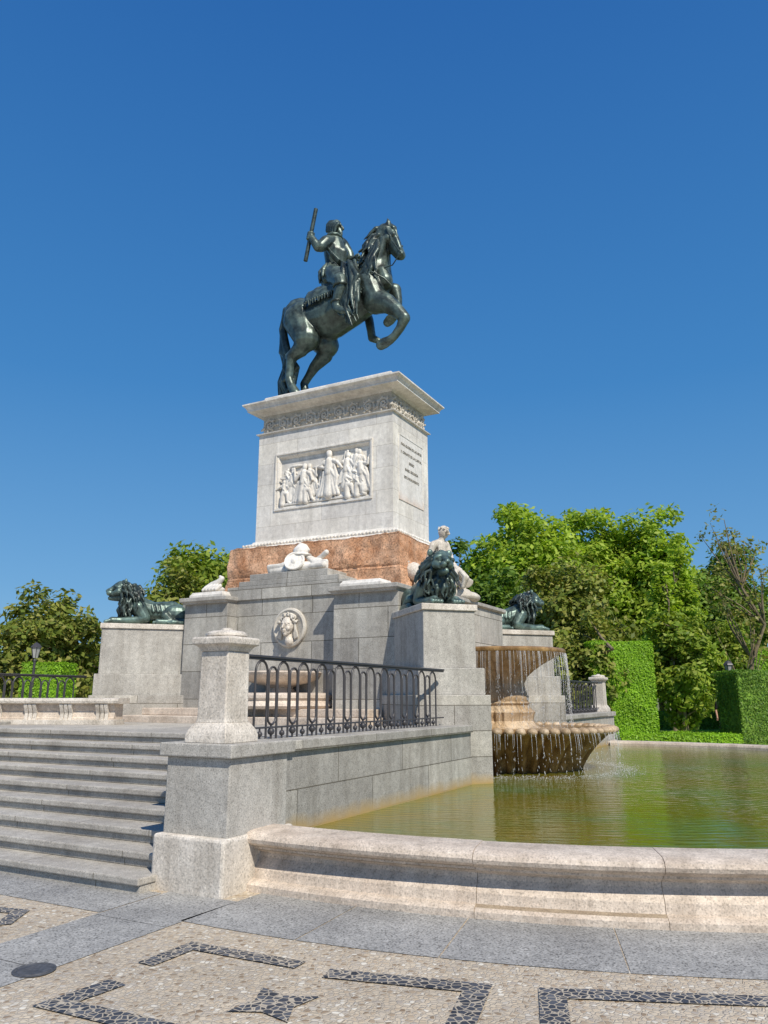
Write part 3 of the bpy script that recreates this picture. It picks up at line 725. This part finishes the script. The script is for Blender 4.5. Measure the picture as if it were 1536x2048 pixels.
# fore legs
h.blob(cz([(752,602,26,-.22),(774,607,19,-.27),(794,621,14,-.28),(809,636,11.5,-.28),(801,655,8.6,-.28),(789,672,7.8,-.28),(780,680,8.6,-.28),(769,686,10.5,-.28),(762,690,10,-.28)]))
h.blob(cz([(752,586,26,.22),(772,581,18,.26),(790,580,13,.27),(796,600,8.8,.27),(796,618,8,.27),(790,630,8.6,.27),(780,640,10.5,.27),(775,645,9,.27)]))
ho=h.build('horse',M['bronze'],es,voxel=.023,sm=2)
tb=MB(); rnd=random.Random(8)
for k in range(30):
    j=lambda s_: rnd.uniform(-s_,s_)
    tb.blob(cz([(573+j(2),620,6),(566+j(4),660,5.5),(570+j(8),705,5.5),(582+j(13),735,5.5),(575+j(16),765,5.2),(570+j(17),800+j(8),1.6)],rnd.uniform(-.16,.16)),n=8)
tb.build('tail',M['bronze_dark'],ho,voxel=.017,sm=0)
mb=MB()
for k in range(84):
    f=k/83; y=rnd.uniform(-.30,.12); u0=766-34*f+rnd.uniform(-4,4); v0=454+90*f
    L=rnd.uniform(20,42); du=-rnd.uniform(12,40)*(1-.3*f)
    mb.blob(cz([(u0,v0,4.5,0),(u0+du*.4+rnd.uniform(-4,4),v0+L*.1,4.8,y*.8),(u0+du*.75,v0+L*.5,4,y),(u0+du*.85+rnd.uniform(-4,4),v0+L*.8,2.8,y*1.2),(u0+du+rnd.uniform(-9,4),v0+L*1.05,1.1,y*1.4)]),n=8)
for k in range(56):
    f=k/55; u0=756-32*f; v0=482+72*f
    mb.blob(cz([(u0,v0,5,-.22),(u0-6+rnd.uniform(-6,6),v0+18,5,-.36),(u0-10+rnd.uniform(-10,10),v0+34,3.8,-.46),(u0-12+rnd.uniform(-13,13),v0+52,1.2,-.52)]),n=8)
for k in range(7): mb.blob(cz([(775,447,4.5,0),(784+k,455,3.6,rnd.uniform(-.08,.08)),(789+k,468+k,1.3,rnd.uniform(-.12,.12))]),n=8)
mb.build('mane',M['bronze_dark'],ho,voxel=.016,sm=0)
mb=MB()
for y in (-.2,.2):
    mb.tube([p for p,_ in cz([(800,507,1),(785,530,1),(765,537,1),(738,530,1),(714,518,1)],y*1.3)],.014,6)
    mb.tube([p for p,_ in cz([(801,505,1),(784,482,1),(772,454,1)],y*1.05)],.018,6)
mb.tube([p for p,_ in cz([(796,496,1,-.18),(805,492,1,0),(796,496,1,.18)])],.02,6)
mb.tube([p for p,_ in cz([(784,572,1,-.25),(768,556,1,-.40),(742,543,1,-.50)])],.024,6)
mb.build('bridle',M['bronze_dark'],ho,smooth=60)
# saddle cloth
A,_=cz([(632,628,1)])[0]; B,_=cz([(708,598,1)])[0]; ax=(B-A).normalized(); upv=Vector((0,1,0)).cross(ax)*-1
if upv.z<0: upv=-upv
vs=[];fs=[];n1,n2=16,30
for i in range(n1+1):
    for j in range(n2+1):
        q0=R(-88+176*j/n2); e=abs(i/n1-.5)*2; rr=.55-.05*e**4+.010*sin(j*1.9)+.012*sin(i*1.7)
        vs.append(A.lerp(B,i/n1)+upv*(rr*cos(q0))+Vector((0,1,0))*(rr*1.0*sin(q0)))
for i in range(n1):
    for j in range(n2):
        a0=i*(n2+1)+j; fs.append((a0,a0+1,a0+n2+2,a0+n2+1))
mb=MB(); mb.add(vs,fs); sc=mb.build('saddle_cloth',M['bronze'],ho,smooth=60)
so_=sc.modifiers.new('s','SOLIDIFY'); so_.thickness=.05
mb=MB()
for i in range(n1+1):
    for j in (0,n2):
        p=Vector(vs[i*(n2+1)+j]); mb.blob([(p,.03),(p+Vector((rnd.uniform(-.02,.02),0,-.09)),.018)],n=6)
mb.build('cloth_fringe',M['bronze_dark'],ho,smooth=60)
# rider
r=MB()
r.ell(cz([(672,453,1)])[0][0],(.145,.125,.18)); r.blob(cz([(678,462,7),(681,466,5)])); r.blob(cz([(683,453,3),(686,458,3.2)]))
r.blob(cz([(682,464,3.2),(684,470,2)]))
for s in (-1,1): r.ell(cz([(681,449,1)],s*.05)[0][0],.03); r.ell(cz([(671,455,1)],s*.125)[0][0],(.03,.02,.045))
r.blob(cz([(670,466,8),(668,476,10)]))
r.blob(cz([(667,490,22),(671,508,24),(670,528,20),(668,545,22),(666,558,25)]))
r.blob(cz([(655,484,14,-.26),(668,486,16,0),(682,488,14,.26)])); r.blob(cz([(684,507,13),(682,525,10)]))
for s in (-1,1):
    r.blob(cz([(666,548,20,s*.18),(674,553,20,s*.38),(680,562,16,s*.52)]))
r.blob(cz([(680,560,14.5,-.58),(683,570,13,-.62),(678,590,11.5,-.62),(673,608,9.5,-.62),(674,617,8.5,-.62),(687,622,8,-.64),(702,623,5.5,-.65)]))
r.blob(cz([(700,565,13,.52),(722,600,11,.56),(738,640,9.5,.56),(742,662,8.5,.56),(744,676,8.5,.56),(757,682,6.5,.56)]))
r.blob(cz([(652,484,13,-.32),(642,493,11.5,-.44),(636,494,10,-.48),(630,486,8.5,-.52),(625,478,7.5,-.53)]))
r.blob(cz([(686,490,12.5,.30),(698,508,10.5,.36),(702,522,9,.36),(711,518,7,.25),(716,516,6.5,.18)]))
bx0,bx1=PX(632,418,-.52),PX(611,522,-.52); bx0.z-=TZ; bx1.z-=TZ
hd=bx0.lerp(bx1,.53); bd=(bx1-bx0).normalized(); side=bd.cross(Vector((0,1,0))).normalized()
for k in range(4):
    c0=hd+bd*(.052*(k-1.5)); P=[]
    for qq in range(6):
        an=R(-60+50*qq); P.append((c0+side*(.075*cos(an)+.0)+Vector((0,1,0))*(-.075*sin(an)),.027-.001*qq))
    r.blob(P,n=8)
r.blob([(hd+bd*.09+side*.06,.03),(hd+bd*-.02+side*.02+Vector((0,.09,0)),.028),(hd+bd*-.06-side*.06+Vector((0,.06,0)),.024)],n=8)
for k in range(4):
    g0,_=cz([(714,514,1,.18)])[0]; g0=g0+Vector((0,(k-1.5)*.045,0))
    r.blob([(g0,.03),(g0+Vector((.07,0,.02)),.026),(g0+Vector((.10,0,-.04)),.024),(g0+Vector((.06,0,-.08)),.02)],n=8)
ro=r.build('rider',M['bronze'],es,voxel=.019,sm=1)
MB().tube([bx0,bx1],[.05,.05],12).build('baton',M['bronze_dark'],ro,smooth=50)
mb=MB()
for k in range(46):
    y=rnd.uniform(-.14,.14); u0=669+rnd.uniform(-10,8); v0=443+abs(y)*40
    mb.blob(cz([(u0,v0,3.6,y),(u0-5,v0+6,3.6,y*1.15),(u0-7,v0+16,2.2,y*1.2)]),n=8)
mb.build('hair',M['bronze_dark'],ro,voxel=.014,sm=0)
mb=MB()
mb.tube([p for p,_ in cz([(650,490,1,-.27),(662,508,1,-.33),(676,522,1,-.27),(689,534,1,-.05),(691,534,1,.15),(672,512,1,.33),(655,490,1,.2)])],[.075]*7,8,closed=True,flat=.45)
for k in range(30):
    u0=694+rnd.uniform(-8,16); y=rnd.uniform(-.58,-.3)
    mb.blob(cz([(u0,522+k,4.5,y),(u0+8+rnd.uniform(-9,11),550+k,5.2,y-.1),(u0+2+rnd.uniform(-11,11),580+k*1.2,4.4,y-.14),(u0+4+rnd.uniform(-9,9),608+k*1.5,1.4,y-.16)]),n=8)
mb.build('sash',M['bronze_dark'],ro,voxel=.015,sm=0)
mb=MB()
for k in range(14):
    q0=2*PI*k/14; mb.blob([(cz([(668,538,1)])[0][0]+Vector((.22*cos(q0),.25*sin(q0),0)),.05),(cz([(667,552,1)])[0][0]+Vector((.31*cos(q0),.36*sin(q0),0)),.06),(cz([(668,566,1)])[0][0]+Vector((.32*cos(q0),.40*sin(q0),0)),.03)],n=8)
mb.build('breeches',M['bronze'],ro,voxel=.017,sm=0)
mb=MB(); cc=cz([(669,476,1)])[0][0]
mb.tube([cc+Vector((.17*cos(k*PI/10),.19*sin(k*PI/10),.012*(-1)**k)) for k in range(20)],.04,8,closed=True); mb.build('collar',M['bronze'],ro,smooth=60)
mb=MB()
for vv,yy in ((572,-.62),(604,-.62)):
    b0=cz([(682 if vv<600 else 673,vv,1,yy)])[0][0]; rr=.165 if vv<600 else .115
    mb.tube([b0+Vector((rr*cos(k*PI/10),rr*sin(k*PI/10),.01*(-1)**k)) for k in range(20)],.03,8,closed=True)
mb.build('boot_cuffs',M['bronze_dark'],ro,smooth=60)
mb=MB(); s0=cz([(683,627,1,-.65)])[0][0]
mb.tube([s0+Vector((.10*cos(q0),0,.09+.13*sin(q0))) for q0 in [2*PI*k/16 for k in range(16)]],.018,6,closed=True)
mb.tube([s0+Vector((0,0,.2)),cz([(690,590,1,-.58)])[0][0]],.015,6); mb.build('stirrup',M['bronze_dark'],ro,smooth=60)
mb=MB().rect(1.35,.5,[(0,0),(-.02,.12),(-.08,.17)],c=(-.25,CY)); mb.build('statue_base',M['bronze_dark'],es,bevel=.03)
# ---------------------------------------------------------------- marble sculptures
tr=thing('marble_trophy','white marble trophy of helmet and round shield above the carved medallion','sculpture',(.08,-1.75,3.93))
mb=MB(); rnd=random.Random(2)
mb.ell((0,0,.1),(.54,.2,.13))
for k in range(11): mb.blob([((-.05-.05*k,rnd.uniform(-.1,.0),.28-.02*k),.055),((-.26-.04*k,-.12,.16),.048),((-.46-.02*k,-.1,.05),.035)])
for k in range(10): mb.blob([((.15+.04*k,.0,.32-.018*k),.05),((.38+.03*k,-.1,.17),.046),((.52+.015*k,-.09,.06),.036)])
mb.blob([((.28,.05,.2),.055),((.5,.0,.30),.05),((.60,-.02,.36),.055)]); mb.blob([((.2,-.1,.1),.06),((.62,-.15,.10),.06)]); mb.blob([((-.2,-.12,.07),.07),((-.6,-.1,.06),.065)])
mb.build('drapery',M['marble'],tr,voxel=.013,sm=0)
sh=MB().lathe([(0,.07),(.05,.06),(.07,.04),(.155,.035),(.17,.05),(.195,.05),(.205,.02),(.195,0),(0,0)],36)
rot=Matrix.Rotation(R(15),3,'Z')@Matrix.Rotation(R(68),3,'X'); sh.v=[tuple(rot@Vector(v)+Vector((0,-.2,.20))) for v in sh.v]; sh.build('shield',M['marble'],tr,smooth=40)
hm=MB(); hm.ell((.02,-.02,.42),(.17,.14,.14)); hm.blob([((-.12,-.02,.48),.03),((0,-.02,.57),.035),((.12,-.02,.53),.035),((.2,-.02,.44),.025)]); hm.ell((.05,-.03,.35),(.21,.18,.03)); hm.blob([((.12,-.12,.35),.04),((.14,-.12,.26),.03)])
hm.build('helmet',M['marble'],tr,voxel=.012,sm=1)
# seated river figure
def fz(lst,y=-.6): 
    out=[]
    for a in lst:
        yy=a[3] if len(a)>3 else y
        p=PX(a[0],a[1],yy)-Vector((2.8,-.6,3.37)); out.append((p,a[2]*.0096))
    return out
fg=thing('marble_river_figure','white marble seated figure with bare back above the nearest lion','sculpture',(2.77,-.6,3.37)); fg.scale=(.94,.94,.95)
b=MB()
b.ell(fz([(889,1057,1)])[0][0],(.115,.11,.14)); b.blob(fz([(887,1066,6.5),(884,1076,8)]))
b.blob(fz([(882,1085,13),(881,1097,14),(878,1110,16),(876,1122,18)])); b.blob(fz([(868,1084,9,-.76),(881,1081,10.5,-.6),(893,1084,9,-.44)]))
b.blob(fz([(866,1086,8,-.80),(861,1102,6.6,-.84),(854,1118,5.8,-.84),(849,1127,5.2,-.82)])); b.blob(fz([(895,1087,8,-.42),(902,1104,6.2,-.40),(908,1120,5.2,-.5)]))
for k in range(4): b.blob(fz([(848-k*1.5,1128,2.2,-.80+.03*k),(844-k*1.5,1134,2,-.80+.03*k)]),n=8); b.blob(fz([(909+k,1122,2.2,-.52+.03*k),(913+k,1126,2,-.52+.03*k)]),n=8)
b.blob(fz([(899,1057,2.2),(901,1061,2.4)],-.6)); b.blob(fz([(880,1078,3,-.73),(880,1112,3,-.76)]))
b.blob(fz([(880,1127,14,-.7),(904,1131,11,-.75),(922,1139,8,-.75),(930,1152,7,-.7)])); b.blob(fz([(880,1127,14,-.5),(906,1134,11,-.5),(926,1147,8,-.5),(936,1160,6,-.5)]))
fo=b.build('body',M['pillar'],fg,voxel=.014,sm=2)
mb=MB()
for k in range(44): 
    mb.ell(fz([(rnd.uniform(878,899),rnd.uniform(1047,1057),1,-.6+rnd.uniform(-.11,.11))])[0][0],rnd.uniform(.02,.03),n=8,m=6)
mb.build('hair',M['pillar'],fo,voxel=.011,sm=0)
mb=MB(); mb.ell((-.08,0,.12),(.50,.40,.17)); mb.ell((.26,.1,.06),(.28,.36,.12))
for k in range(26):
    u0=830+k*4.0; y=rnd.uniform(-1.05,-.6); mb.blob(fz([(u0,1128+abs(k-12)*1.0,4,y),(u0+rnd.uniform(-10,10),1150+rnd.uniform(-4,4),4.2,y-.05),(u0+rnd.uniform(-9,9),1172,4,y-.02)]),n=8)
for k in range(12): a0=k*.3; mb.blob(fz([(928+5*cos(a0),1152+7*sin(a0),4.5,-.5),(938+12*cos(a0),1160+12*sin(a0),2.6,-.5)]),n=8)
mb.build('drapery',M['medal'],fo,voxel=.014,sm=0)
ur=MB().lathe([(0,0),(.09,.0),(.1,.03),(.16,.1),(.19,.2),(.17,.28),(.1,.33),(.09,.37),(.13,.40),(.12,.41),(0,.39)],28)
rot=Matrix.Rotation(R(-55),3,'Y'); pu=fz([(840,1150,1,-.95)])[0][0]; ur.v=[tuple(rot@Vector(v)+pu) for v in ur.v]; ur.build('urn',M['pillar'],fo,smooth=40)
ls=thing('marble_scroll','small white marble carving on the left pilaster cap','sculpture',(-1.75,-2.1,3.62))
mb=MB(); mb.ell((0,0,.06),(.26,.16,.08)); mb.blob([((-.2,0,.1),.06),((-.05,0,.16),.07),((.1,0,.2),.07),((.2,0,.28),.045),((.14,0,.32),.03)])
for k in range(5): mb.blob([((-.1+.08*k,-.08,.12),.04),((-.16+.08*k,-.14,.05),.035)])
mb.build('carving',M['marble'],ls,voxel=.014,sm=1)
# ---------------------------------------------------------------- stone bench at left
bp0=at_z(232,1450,1.15)
bn=thing('stone_bench','long pale stone bench with scroll brackets at left of the staircase top','bench',(bp0.x,bp0.y+.1,1.152),R(-4),world=True)
def extr(prof,x0,x1,name,m,smooth=30):
    mb=MB(); n=len(prof); vs=[(x0,p[0],p[1]) for p in prof]+[(x1,p[0],p[1]) for p in prof]
    fs=[(i,(i+1)%n,n+(i+1)%n,n+i) for i in range(n)]+[tuple(range(n-1,-1,-1)),tuple(range(n,2*n))]
    mb.add(vs,fs); return mb.build(name,m,bn,smooth=smooth)
extr([(-.03,.335),(-.06,.35),(-.07,.385),(-.06,.42),(-.02,.43),(.42,.43),(.42,.335)],-2.9,0,'seat',M['pillar'])
extr([(.03,0),(.03,.10),(.06,.12),(.07,.22),(.03,.30),(.03,.336),(.40,.336),(.40,0)],-2.85,-.1,'bench_base',M['limestone'])
extr([(-.02,0),(-.02,.07),(.03,.08),(.4,.08),(.4,0)],-2.9,-.06,'bench_plinth',M['pillar'])
for k in range(5):
    x=-.3-k*.62
    mb=MB(); n=0
    pr=[(.0,.07),(.02,.10),(.03,.18),(.0,.24),(-.03,.30),(-.035,.334),(.1,.334),(.1,.07)]
    for dx in (-.075,0,.075):
        vs=[(x+dx-.03,p[0],p[1]) for p in pr]+[(x+dx+.03,p[0],p[1]) for p in pr]; m_=len(pr)
        mb.add(vs,[(i,(i+1)%m_,m_+(i+1)%m_,m_+i) for i in range(m_)]+[tuple(range(m_-1,-1,-1)),tuple(range(m_,2*m_))])
    mb.build('bracket',M['pillar'],bn,smooth=30)
# ---------------------------------------------------------------- vegetation
rng=np.random.default_rng(5)
def leaves(centers,rad,per,size,cen,flat=.75,upb=.35,aspect=.5):
    n=len(centers)*per; c=np.repeat(centers,per,0); rr=np.repeat(rad,per)
    d=rng.normal(size=(n,3)); d/=np.linalg.norm(d,axis=1)[:,None]
    d*= (rng.random(n)**.45)[:,None]; d[:,2]*=flat
    p=c+d*rr[:,None]
    out=p-cen; out/=np.linalg.norm(out,axis=1)[:,None]+1e-6
    nrm=rng.normal(size=(n,3))*.55+out*.6+d*.5; nrm[:,2]+=upb; nrm/=np.linalg.norm(nrm,axis=1)[:,None]
    t=np.cross(nrm,rng.normal(size=(n,3))); t/=np.linalg.norm(t,axis=1)[:,None]; b=np.cross(nrm,t)
    s=size*(.6+.8*rng.random(n))[:,None]
    return quads(p,t*s,b*s*aspect)
def quads(p,t,b):
    n=len(p); v=np.empty((n,4,3)); v[:,0]=p-t; v[:,1]=p-b; v[:,2]=p+t; v[:,3]=p+b
    return v.reshape(-1,3)
def leafmesh(name,V,m,parent,loc=None):
    n=len(V)//4; me=bpy.data.meshes.new(name); me.vertices.add(4*n); me.vertices.foreach_set('co',V.astype(np.float32).ravel())
    me.loops.add(4*n); me.loops.foreach_set('vertex_index',np.arange(4*n,dtype=np.int32))
    me.polygons.add(n); me.polygons.foreach_set('loop_start',np.arange(0,4*n,4,dtype=np.int32)); me.polygons.foreach_set('loop_total',np.full(n,4,dtype=np.int32))
    me.update(calc_edges=True); me.validate(); me.materials.append(m)
    o=bpy.data.objects.new(name,me); COL.objects.link(o); o.parent=parent
    if loc is not None: o.location=loc
    return o
def tree(name,label,u,vt,wpx,Y,h0,kind,mat,nc=60,per=110,leaf=.16,cr=.9,group=None,cat='tree',trunk=.16):
    b=at_Y(u,1394,Y); H=at_Y(u,vt,Y).z; wd=wpx*Y/F*1.0
    t=thing(name,label,cat,(b.x,Y,0),0,group,world=True)
    rx=wd/2; zc=(h0*H+H)/2; rz=(H-h0*H)/2; cs=[];rd=[]
    while len(cs)<nc:
        d=rng.normal(size=3); d/=np.linalg.norm(d); f=.35+.6*rng.random()
        k=1.0
        if kind=='cone': k=max(.15,.5-.5*d[2]*f)*1.3
        if kind=='round' : k=1-.15*max(0,-d[2])
        c=np.array([d[0]*f*rx*k,d[1]*f*rx*k,zc+d[2]*f*rz])
        cs.append(c); rd.append(cr*(.55+.7*rng.random()))
    cs=np.array(cs); rd=np.array(rd)
    mb=MB(); wob=[Vector((rng.normal()*.12*k,rng.normal()*.12*k,H*.85*k/6)) for k in range(7)]; wob[0]=Vector((0,0,-.05))
    mb.tube(wob,[trunk*(1.25-.19*k) for k in range(7)],9)
    for c in cs[:: max(1,len(cs)//26)]:
        k=min(5,max(1,int(c[2]/(H*.85)*6)-1)); a0=wob[k]; c=Vector(c); m_=a0.lerp(c,.5)+Vector((rng.normal()*.15,rng.normal()*.15,-.1))
        mb.tube([a0,m_,c],[trunk*.42,trunk*.26,trunk*.08],6)
    mb.build('trunk',M['bark'],t,smooth=60,uv=False)
    V=leaves(cs,rd,per,leaf,np.array([0,0,zc-.3*rz]))
    leafmesh('crown',V,M[mat],t); return t
T=tree
# right side, back to front
T('park_tree','dark green tree peeking out behind the seated marble figure',905,1040,190,46,.1,'round','leaf_dark',80,180,.19,1.2)
T('park_tree','tall bright green leafy tree nearest the monument on the right',1070,994,245,44,.12,'round','leaf_bright',150,190,.175,1.25)
T('park_tree','dark tree low behind the tall bright green trees',1180,1055,290,50,.05,'round','leaf_mid',130,180,.19,1.4)
T('park_tree','upright bright green tree in the middle of the right tree row',1215,1000,190,48,.12,'round','leaf_bright',120,190,.175,1.3)
T('park_tree','broad bright green tree right of the upright one',1325,1008,220,47,.12,'round','leaf_bright',140,190,.175,1.3)
T('park_tree','dark evergreen tree by the right edge behind bare branches',1480,1098,190,46,.08,'round','leaf_dark',100,180,.18,1.2)
T('park_tree','dark tree filling the low gap in the right tree row',1400,1140,220,44,.03,'round','leaf_dark',110,180,.18,1.2)
T('park_tree','shaded dark tree behind the rear lion',1000,1125,190,40,.03,'round','leaf_dark',90,170,.16,1.0)
T('slender_tree','slender pale green tree left of the bare branched tree',1385,1055,100,38,.1,'cone','leaf_bright',75,95,.12,.6,trunk=.1)
T('slender_tree','slim pale green tree just above the tall clipped hedge',1345,1110,90,36,.1,'cone','leaf_bright',65,95,.12,.55,trunk=.09)
T('sparse_tree','tall nearly bare tree with thin branches at right edge',1500,972,150,34,.2,'round','leaf_sparse',70,22,.10,.55,trunk=.11)
T('magnolia_tree','broad olive green magnolia tree between rear lion and clipped hedge',1140,1115,260,31,.06,'round','leaf_mag',130,160,.12,.75)
T('magnolia_tree','lower olive magnolia bush directly right of the rear lion plinth',1175,1230,150,28,.04,'round','leaf_mag',60,140,.11,.6)
T('magnolia_tree','olive green shrub tree right of the tall clipped hedge',1365,1205,130,32,.05,'round','leaf_mid',75,140,.12,.65)
T('small_tree','small mid green tree near the person in black',1450,1240,110,37,.32,'round','leaf_mid',60,130,.12,.6)
# left side
T('park_tree','green tree rising behind the left lion',405,1076,230,34,.12,'round','leaf_mid',120,160,.14,.95)
T('park_tree','lower yellowish tree close behind the left lion',340,1120,140,30,.1,'round','leaf_mag',75,140,.12,.7)
T('magnolia_tree','olive magnolia tree at the left edge of the view',75,1165,240,25,.12,'round','leaf_mag',95,130,.11,.65)
T('small_tree','small dark tree between magnolia and left lion plinth',178,1285,100,27,.05,'round','leaf_mid',50,130,.1,.5)
T('small_tree','low dark bush behind the left iron railing',10,1300,150,30,.02,'round','leaf_mid',60,140,.11,.6)
def hedge(name,label,x0,x1,y0,y1,h,mat,dens=420,size=.045,group=None):
    t=thing(name,label,'hedge',((x0+x1)/2,(y0+y1)/2,0),0,group,world=True); hx,hy=(x1-x0)/2,(y1-y0)/2
    MB().box(-hx+.03,hx-.03,-hy+.03,hy-.03,-.02,h-.03).build('hedge_core',M['hedge_core'] if mat=='leaf_hedge' else M['lawn'],t,uv=False,bevel=.04)
    P=[];Nn=[]
    def face(n,fn,nv):
        k=rng.random((n,2)); P.append(fn(k)); Nn.append(np.tile(nv,(n,1)))
    A=lambda *c: np.stack(c,1)
    d=dens
    face(int(2*hx*h*d),lambda k:A((k[:,0]*2-1)*hx,np.full(len(k),-hy),k[:,1]*h),(0,-1,0))
    face(int(2*hy*h*d),lambda k:A(np.full(len(k),hx),(k[:,0]*2-1)*hy,k[:,1]*h),(1,0,0))
    face(int(2*hy*h*d),lambda k:A(np.full(len(k),-hx),(k[:,0]*2-1)*hy,k[:,1]*h),(-1,0,0))
    face(int(2*hx*2*hy*d),lambda k:A((k[:,0]*2-1)*hx,(k[:,1]*2-1)*hy,np.full(len(k),h)),(0,0,1))
    p=np.concatenate(P); nn=np.concatenate(Nn).astype(float); n=len(p)
    wv=np.sin(p[:,0]*2.1+1)*np.sin(p[:,2]*1.7)*.02+np.sin(p[:,2]*5+p[:,0]*4)*.01
    p+=nn*(rng.normal(size=n)*.018+wv)[:,None]; nrm=nn*.9+rng.normal(size=(n,3))*.38; nrm[:,2]+=.2; nrm/=np.linalg.norm(nrm,axis=1)[:,None]
    tt=np.cross(nrm,rng.normal(size=(n,3))); tt/=np.linalg.norm(tt,axis=1)[:,None]; bb=np.cross(nrm,tt); s=size*(.6+.8*rng.random(n))[:,None]
    leafmesh('leaves',quads(p,tt*s,bb*s*.6),M[mat],t); return t
def hx(u,Y): return at_Y(u,1400,Y).x
hedge('clipped_hedge','tall bright green clipped hedge block beside the magnolia',hx(1189,27),hx(1314,27),27,28.6,at_Y(1250,1283,27).z,'leaf_hedge',1000,.032)
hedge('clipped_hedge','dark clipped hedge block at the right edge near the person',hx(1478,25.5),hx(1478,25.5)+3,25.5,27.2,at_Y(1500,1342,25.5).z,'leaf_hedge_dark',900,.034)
hedge('clipped_hedge','distant bright hedge top above the dark hedge block',hx(1508,36),hx(1508,36)+4,36,38,at_Y(1520,1297,36).z,'leaf_hedge',400,.05)
hedge('clipped_hedge','bright clipped hedge behind the left iron railing',hx(36,22),hx(116,22),22,23.2,at_Y(80,1325,22).z,'leaf_hedge',900,.032)
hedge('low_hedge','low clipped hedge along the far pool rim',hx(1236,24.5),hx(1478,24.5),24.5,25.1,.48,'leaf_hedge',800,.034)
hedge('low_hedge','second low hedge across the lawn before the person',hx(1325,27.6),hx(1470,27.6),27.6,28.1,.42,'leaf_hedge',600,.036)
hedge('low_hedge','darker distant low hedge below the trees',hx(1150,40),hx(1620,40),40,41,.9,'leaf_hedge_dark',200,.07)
# ---------------------------------------------------------------- street lamps
def lamp(label,u,vt,Y,sc=1):
    b=at_Y(u,1394,Y); H=at_Y(u,vt,Y).z/sc
    t=thing('street_lamp',label,'lamp',(b.x,Y,0),0,'black lantern lamps in the garden',world=True); t.scale=(sc,sc,sc)
    MB().lathe([(0,0),(.16,0),(.16,.15),(.09,.3),(.06,.6),(.05,H-.75),(.08,H-.72),(.05,H-.66),(.0,H-.64)],16).build('post',M['iron'],t,smooth=40)
    la=MB().lathe([(0,H-.62),(.10,H-.62),(.18,H-.22),(0,H-.21)],6).build('lantern',M['lampglass'],t)
    MB().lathe([(0,H-.21),(.23,H-.22),(.2,H-.16),(.1,H-.06),(.03,H-.03),(.03,H),(0,H)],6).build('lantern_cap',M['iron'],la)
    for k in range(6):
        a0=k*PI/3; MB().tube([(.102*cos(a0),.102*sin(a0),H-.62),(.184*cos(a0),.184*sin(a0),H-.22)],.014,5).build('lantern_bar',M['iron'],la)
lamp('black lantern lamp at left edge before the magnolia',62,1284,22,.72)
lamp('black lantern lamp beside the dark hedge on the right',1463,1320,29,.85)
# ---------------------------------------------------------------- person
PYY=29.5
pb=at_Y(1443,1394,PYY)
t=thing('person','person in black clothes standing on the lawn beyond the low hedge','person',(pb.x,PYY,0),R(-20),world=True)
b=MB()
b.ell((0,0,1.60),(.085,.075,.115)); b.blob([((0,0,1.5),.05),((0,0,1.42),.06),((0,0,1.25),.13),((0,0,1.05),.12),((0,0,.93),.13)]); b.ell((0,-.08,1.59),(.015,.02,.02),n=8)
for s in (-1,1):
    b.blob([((s*.09,0,.92),.09),((s*.10,0,.5),.06),((s*.10,.02,.1),.042)]); b.blob([((s*.10,.0,.05),.045),((s*.11,-.15,.035),.035)])
    b.blob([((s*.18,0,1.38),.055),((s*.24,.02,1.12),.042),((s*.22,-.08,.9),.032),((s*.22,-.1,.83),.035)])
    for k in range(4): b.blob([((s*.22+(k-1.5)*.018,-.11,.8),.0095),((s*.22+(k-1.5)*.018,-.12,.745+.008*abs(k-1.5)),.008)],n=6)
    b.blob([((s*.2,-.13,.83),.01),((s*.185,-.15,.79),.009)],n=6); b.ell((s*.03,-.068,1.61),.012,n=6); b.ell((s*.085,0,1.6),(.012,.02,.03),n=6)
bo=b.build('body',M['skin'],t,voxel=.012,sm=2)
b=MB(); b.blob([((0,0,1.40),.08),((0,0,1.25),.155),((0,0,1.05),.145),((0,0,.92),.15)])
for s in (-1,1): b.blob([((0,0,1.38),.09),((s*.18,0,1.38),.075),((s*.225,.01,1.2),.065)])
b.build('shirt',M['cloth_black'],bo,voxel=.02,sm=2)
b=MB()
for s in (-1,1): b.blob([((s*.07,0,.95),.13),((s*.10,0,.5),.085),((s*.10,.02,.1),.07)])
b.build('trousers',M['cloth_black'],bo,voxel=.02,sm=2)
b=MB(); b.ell((0,.025,1.655),(.092,.080,.085)); b.build('hair',M['hair'],bo,smooth=60)
print('done')
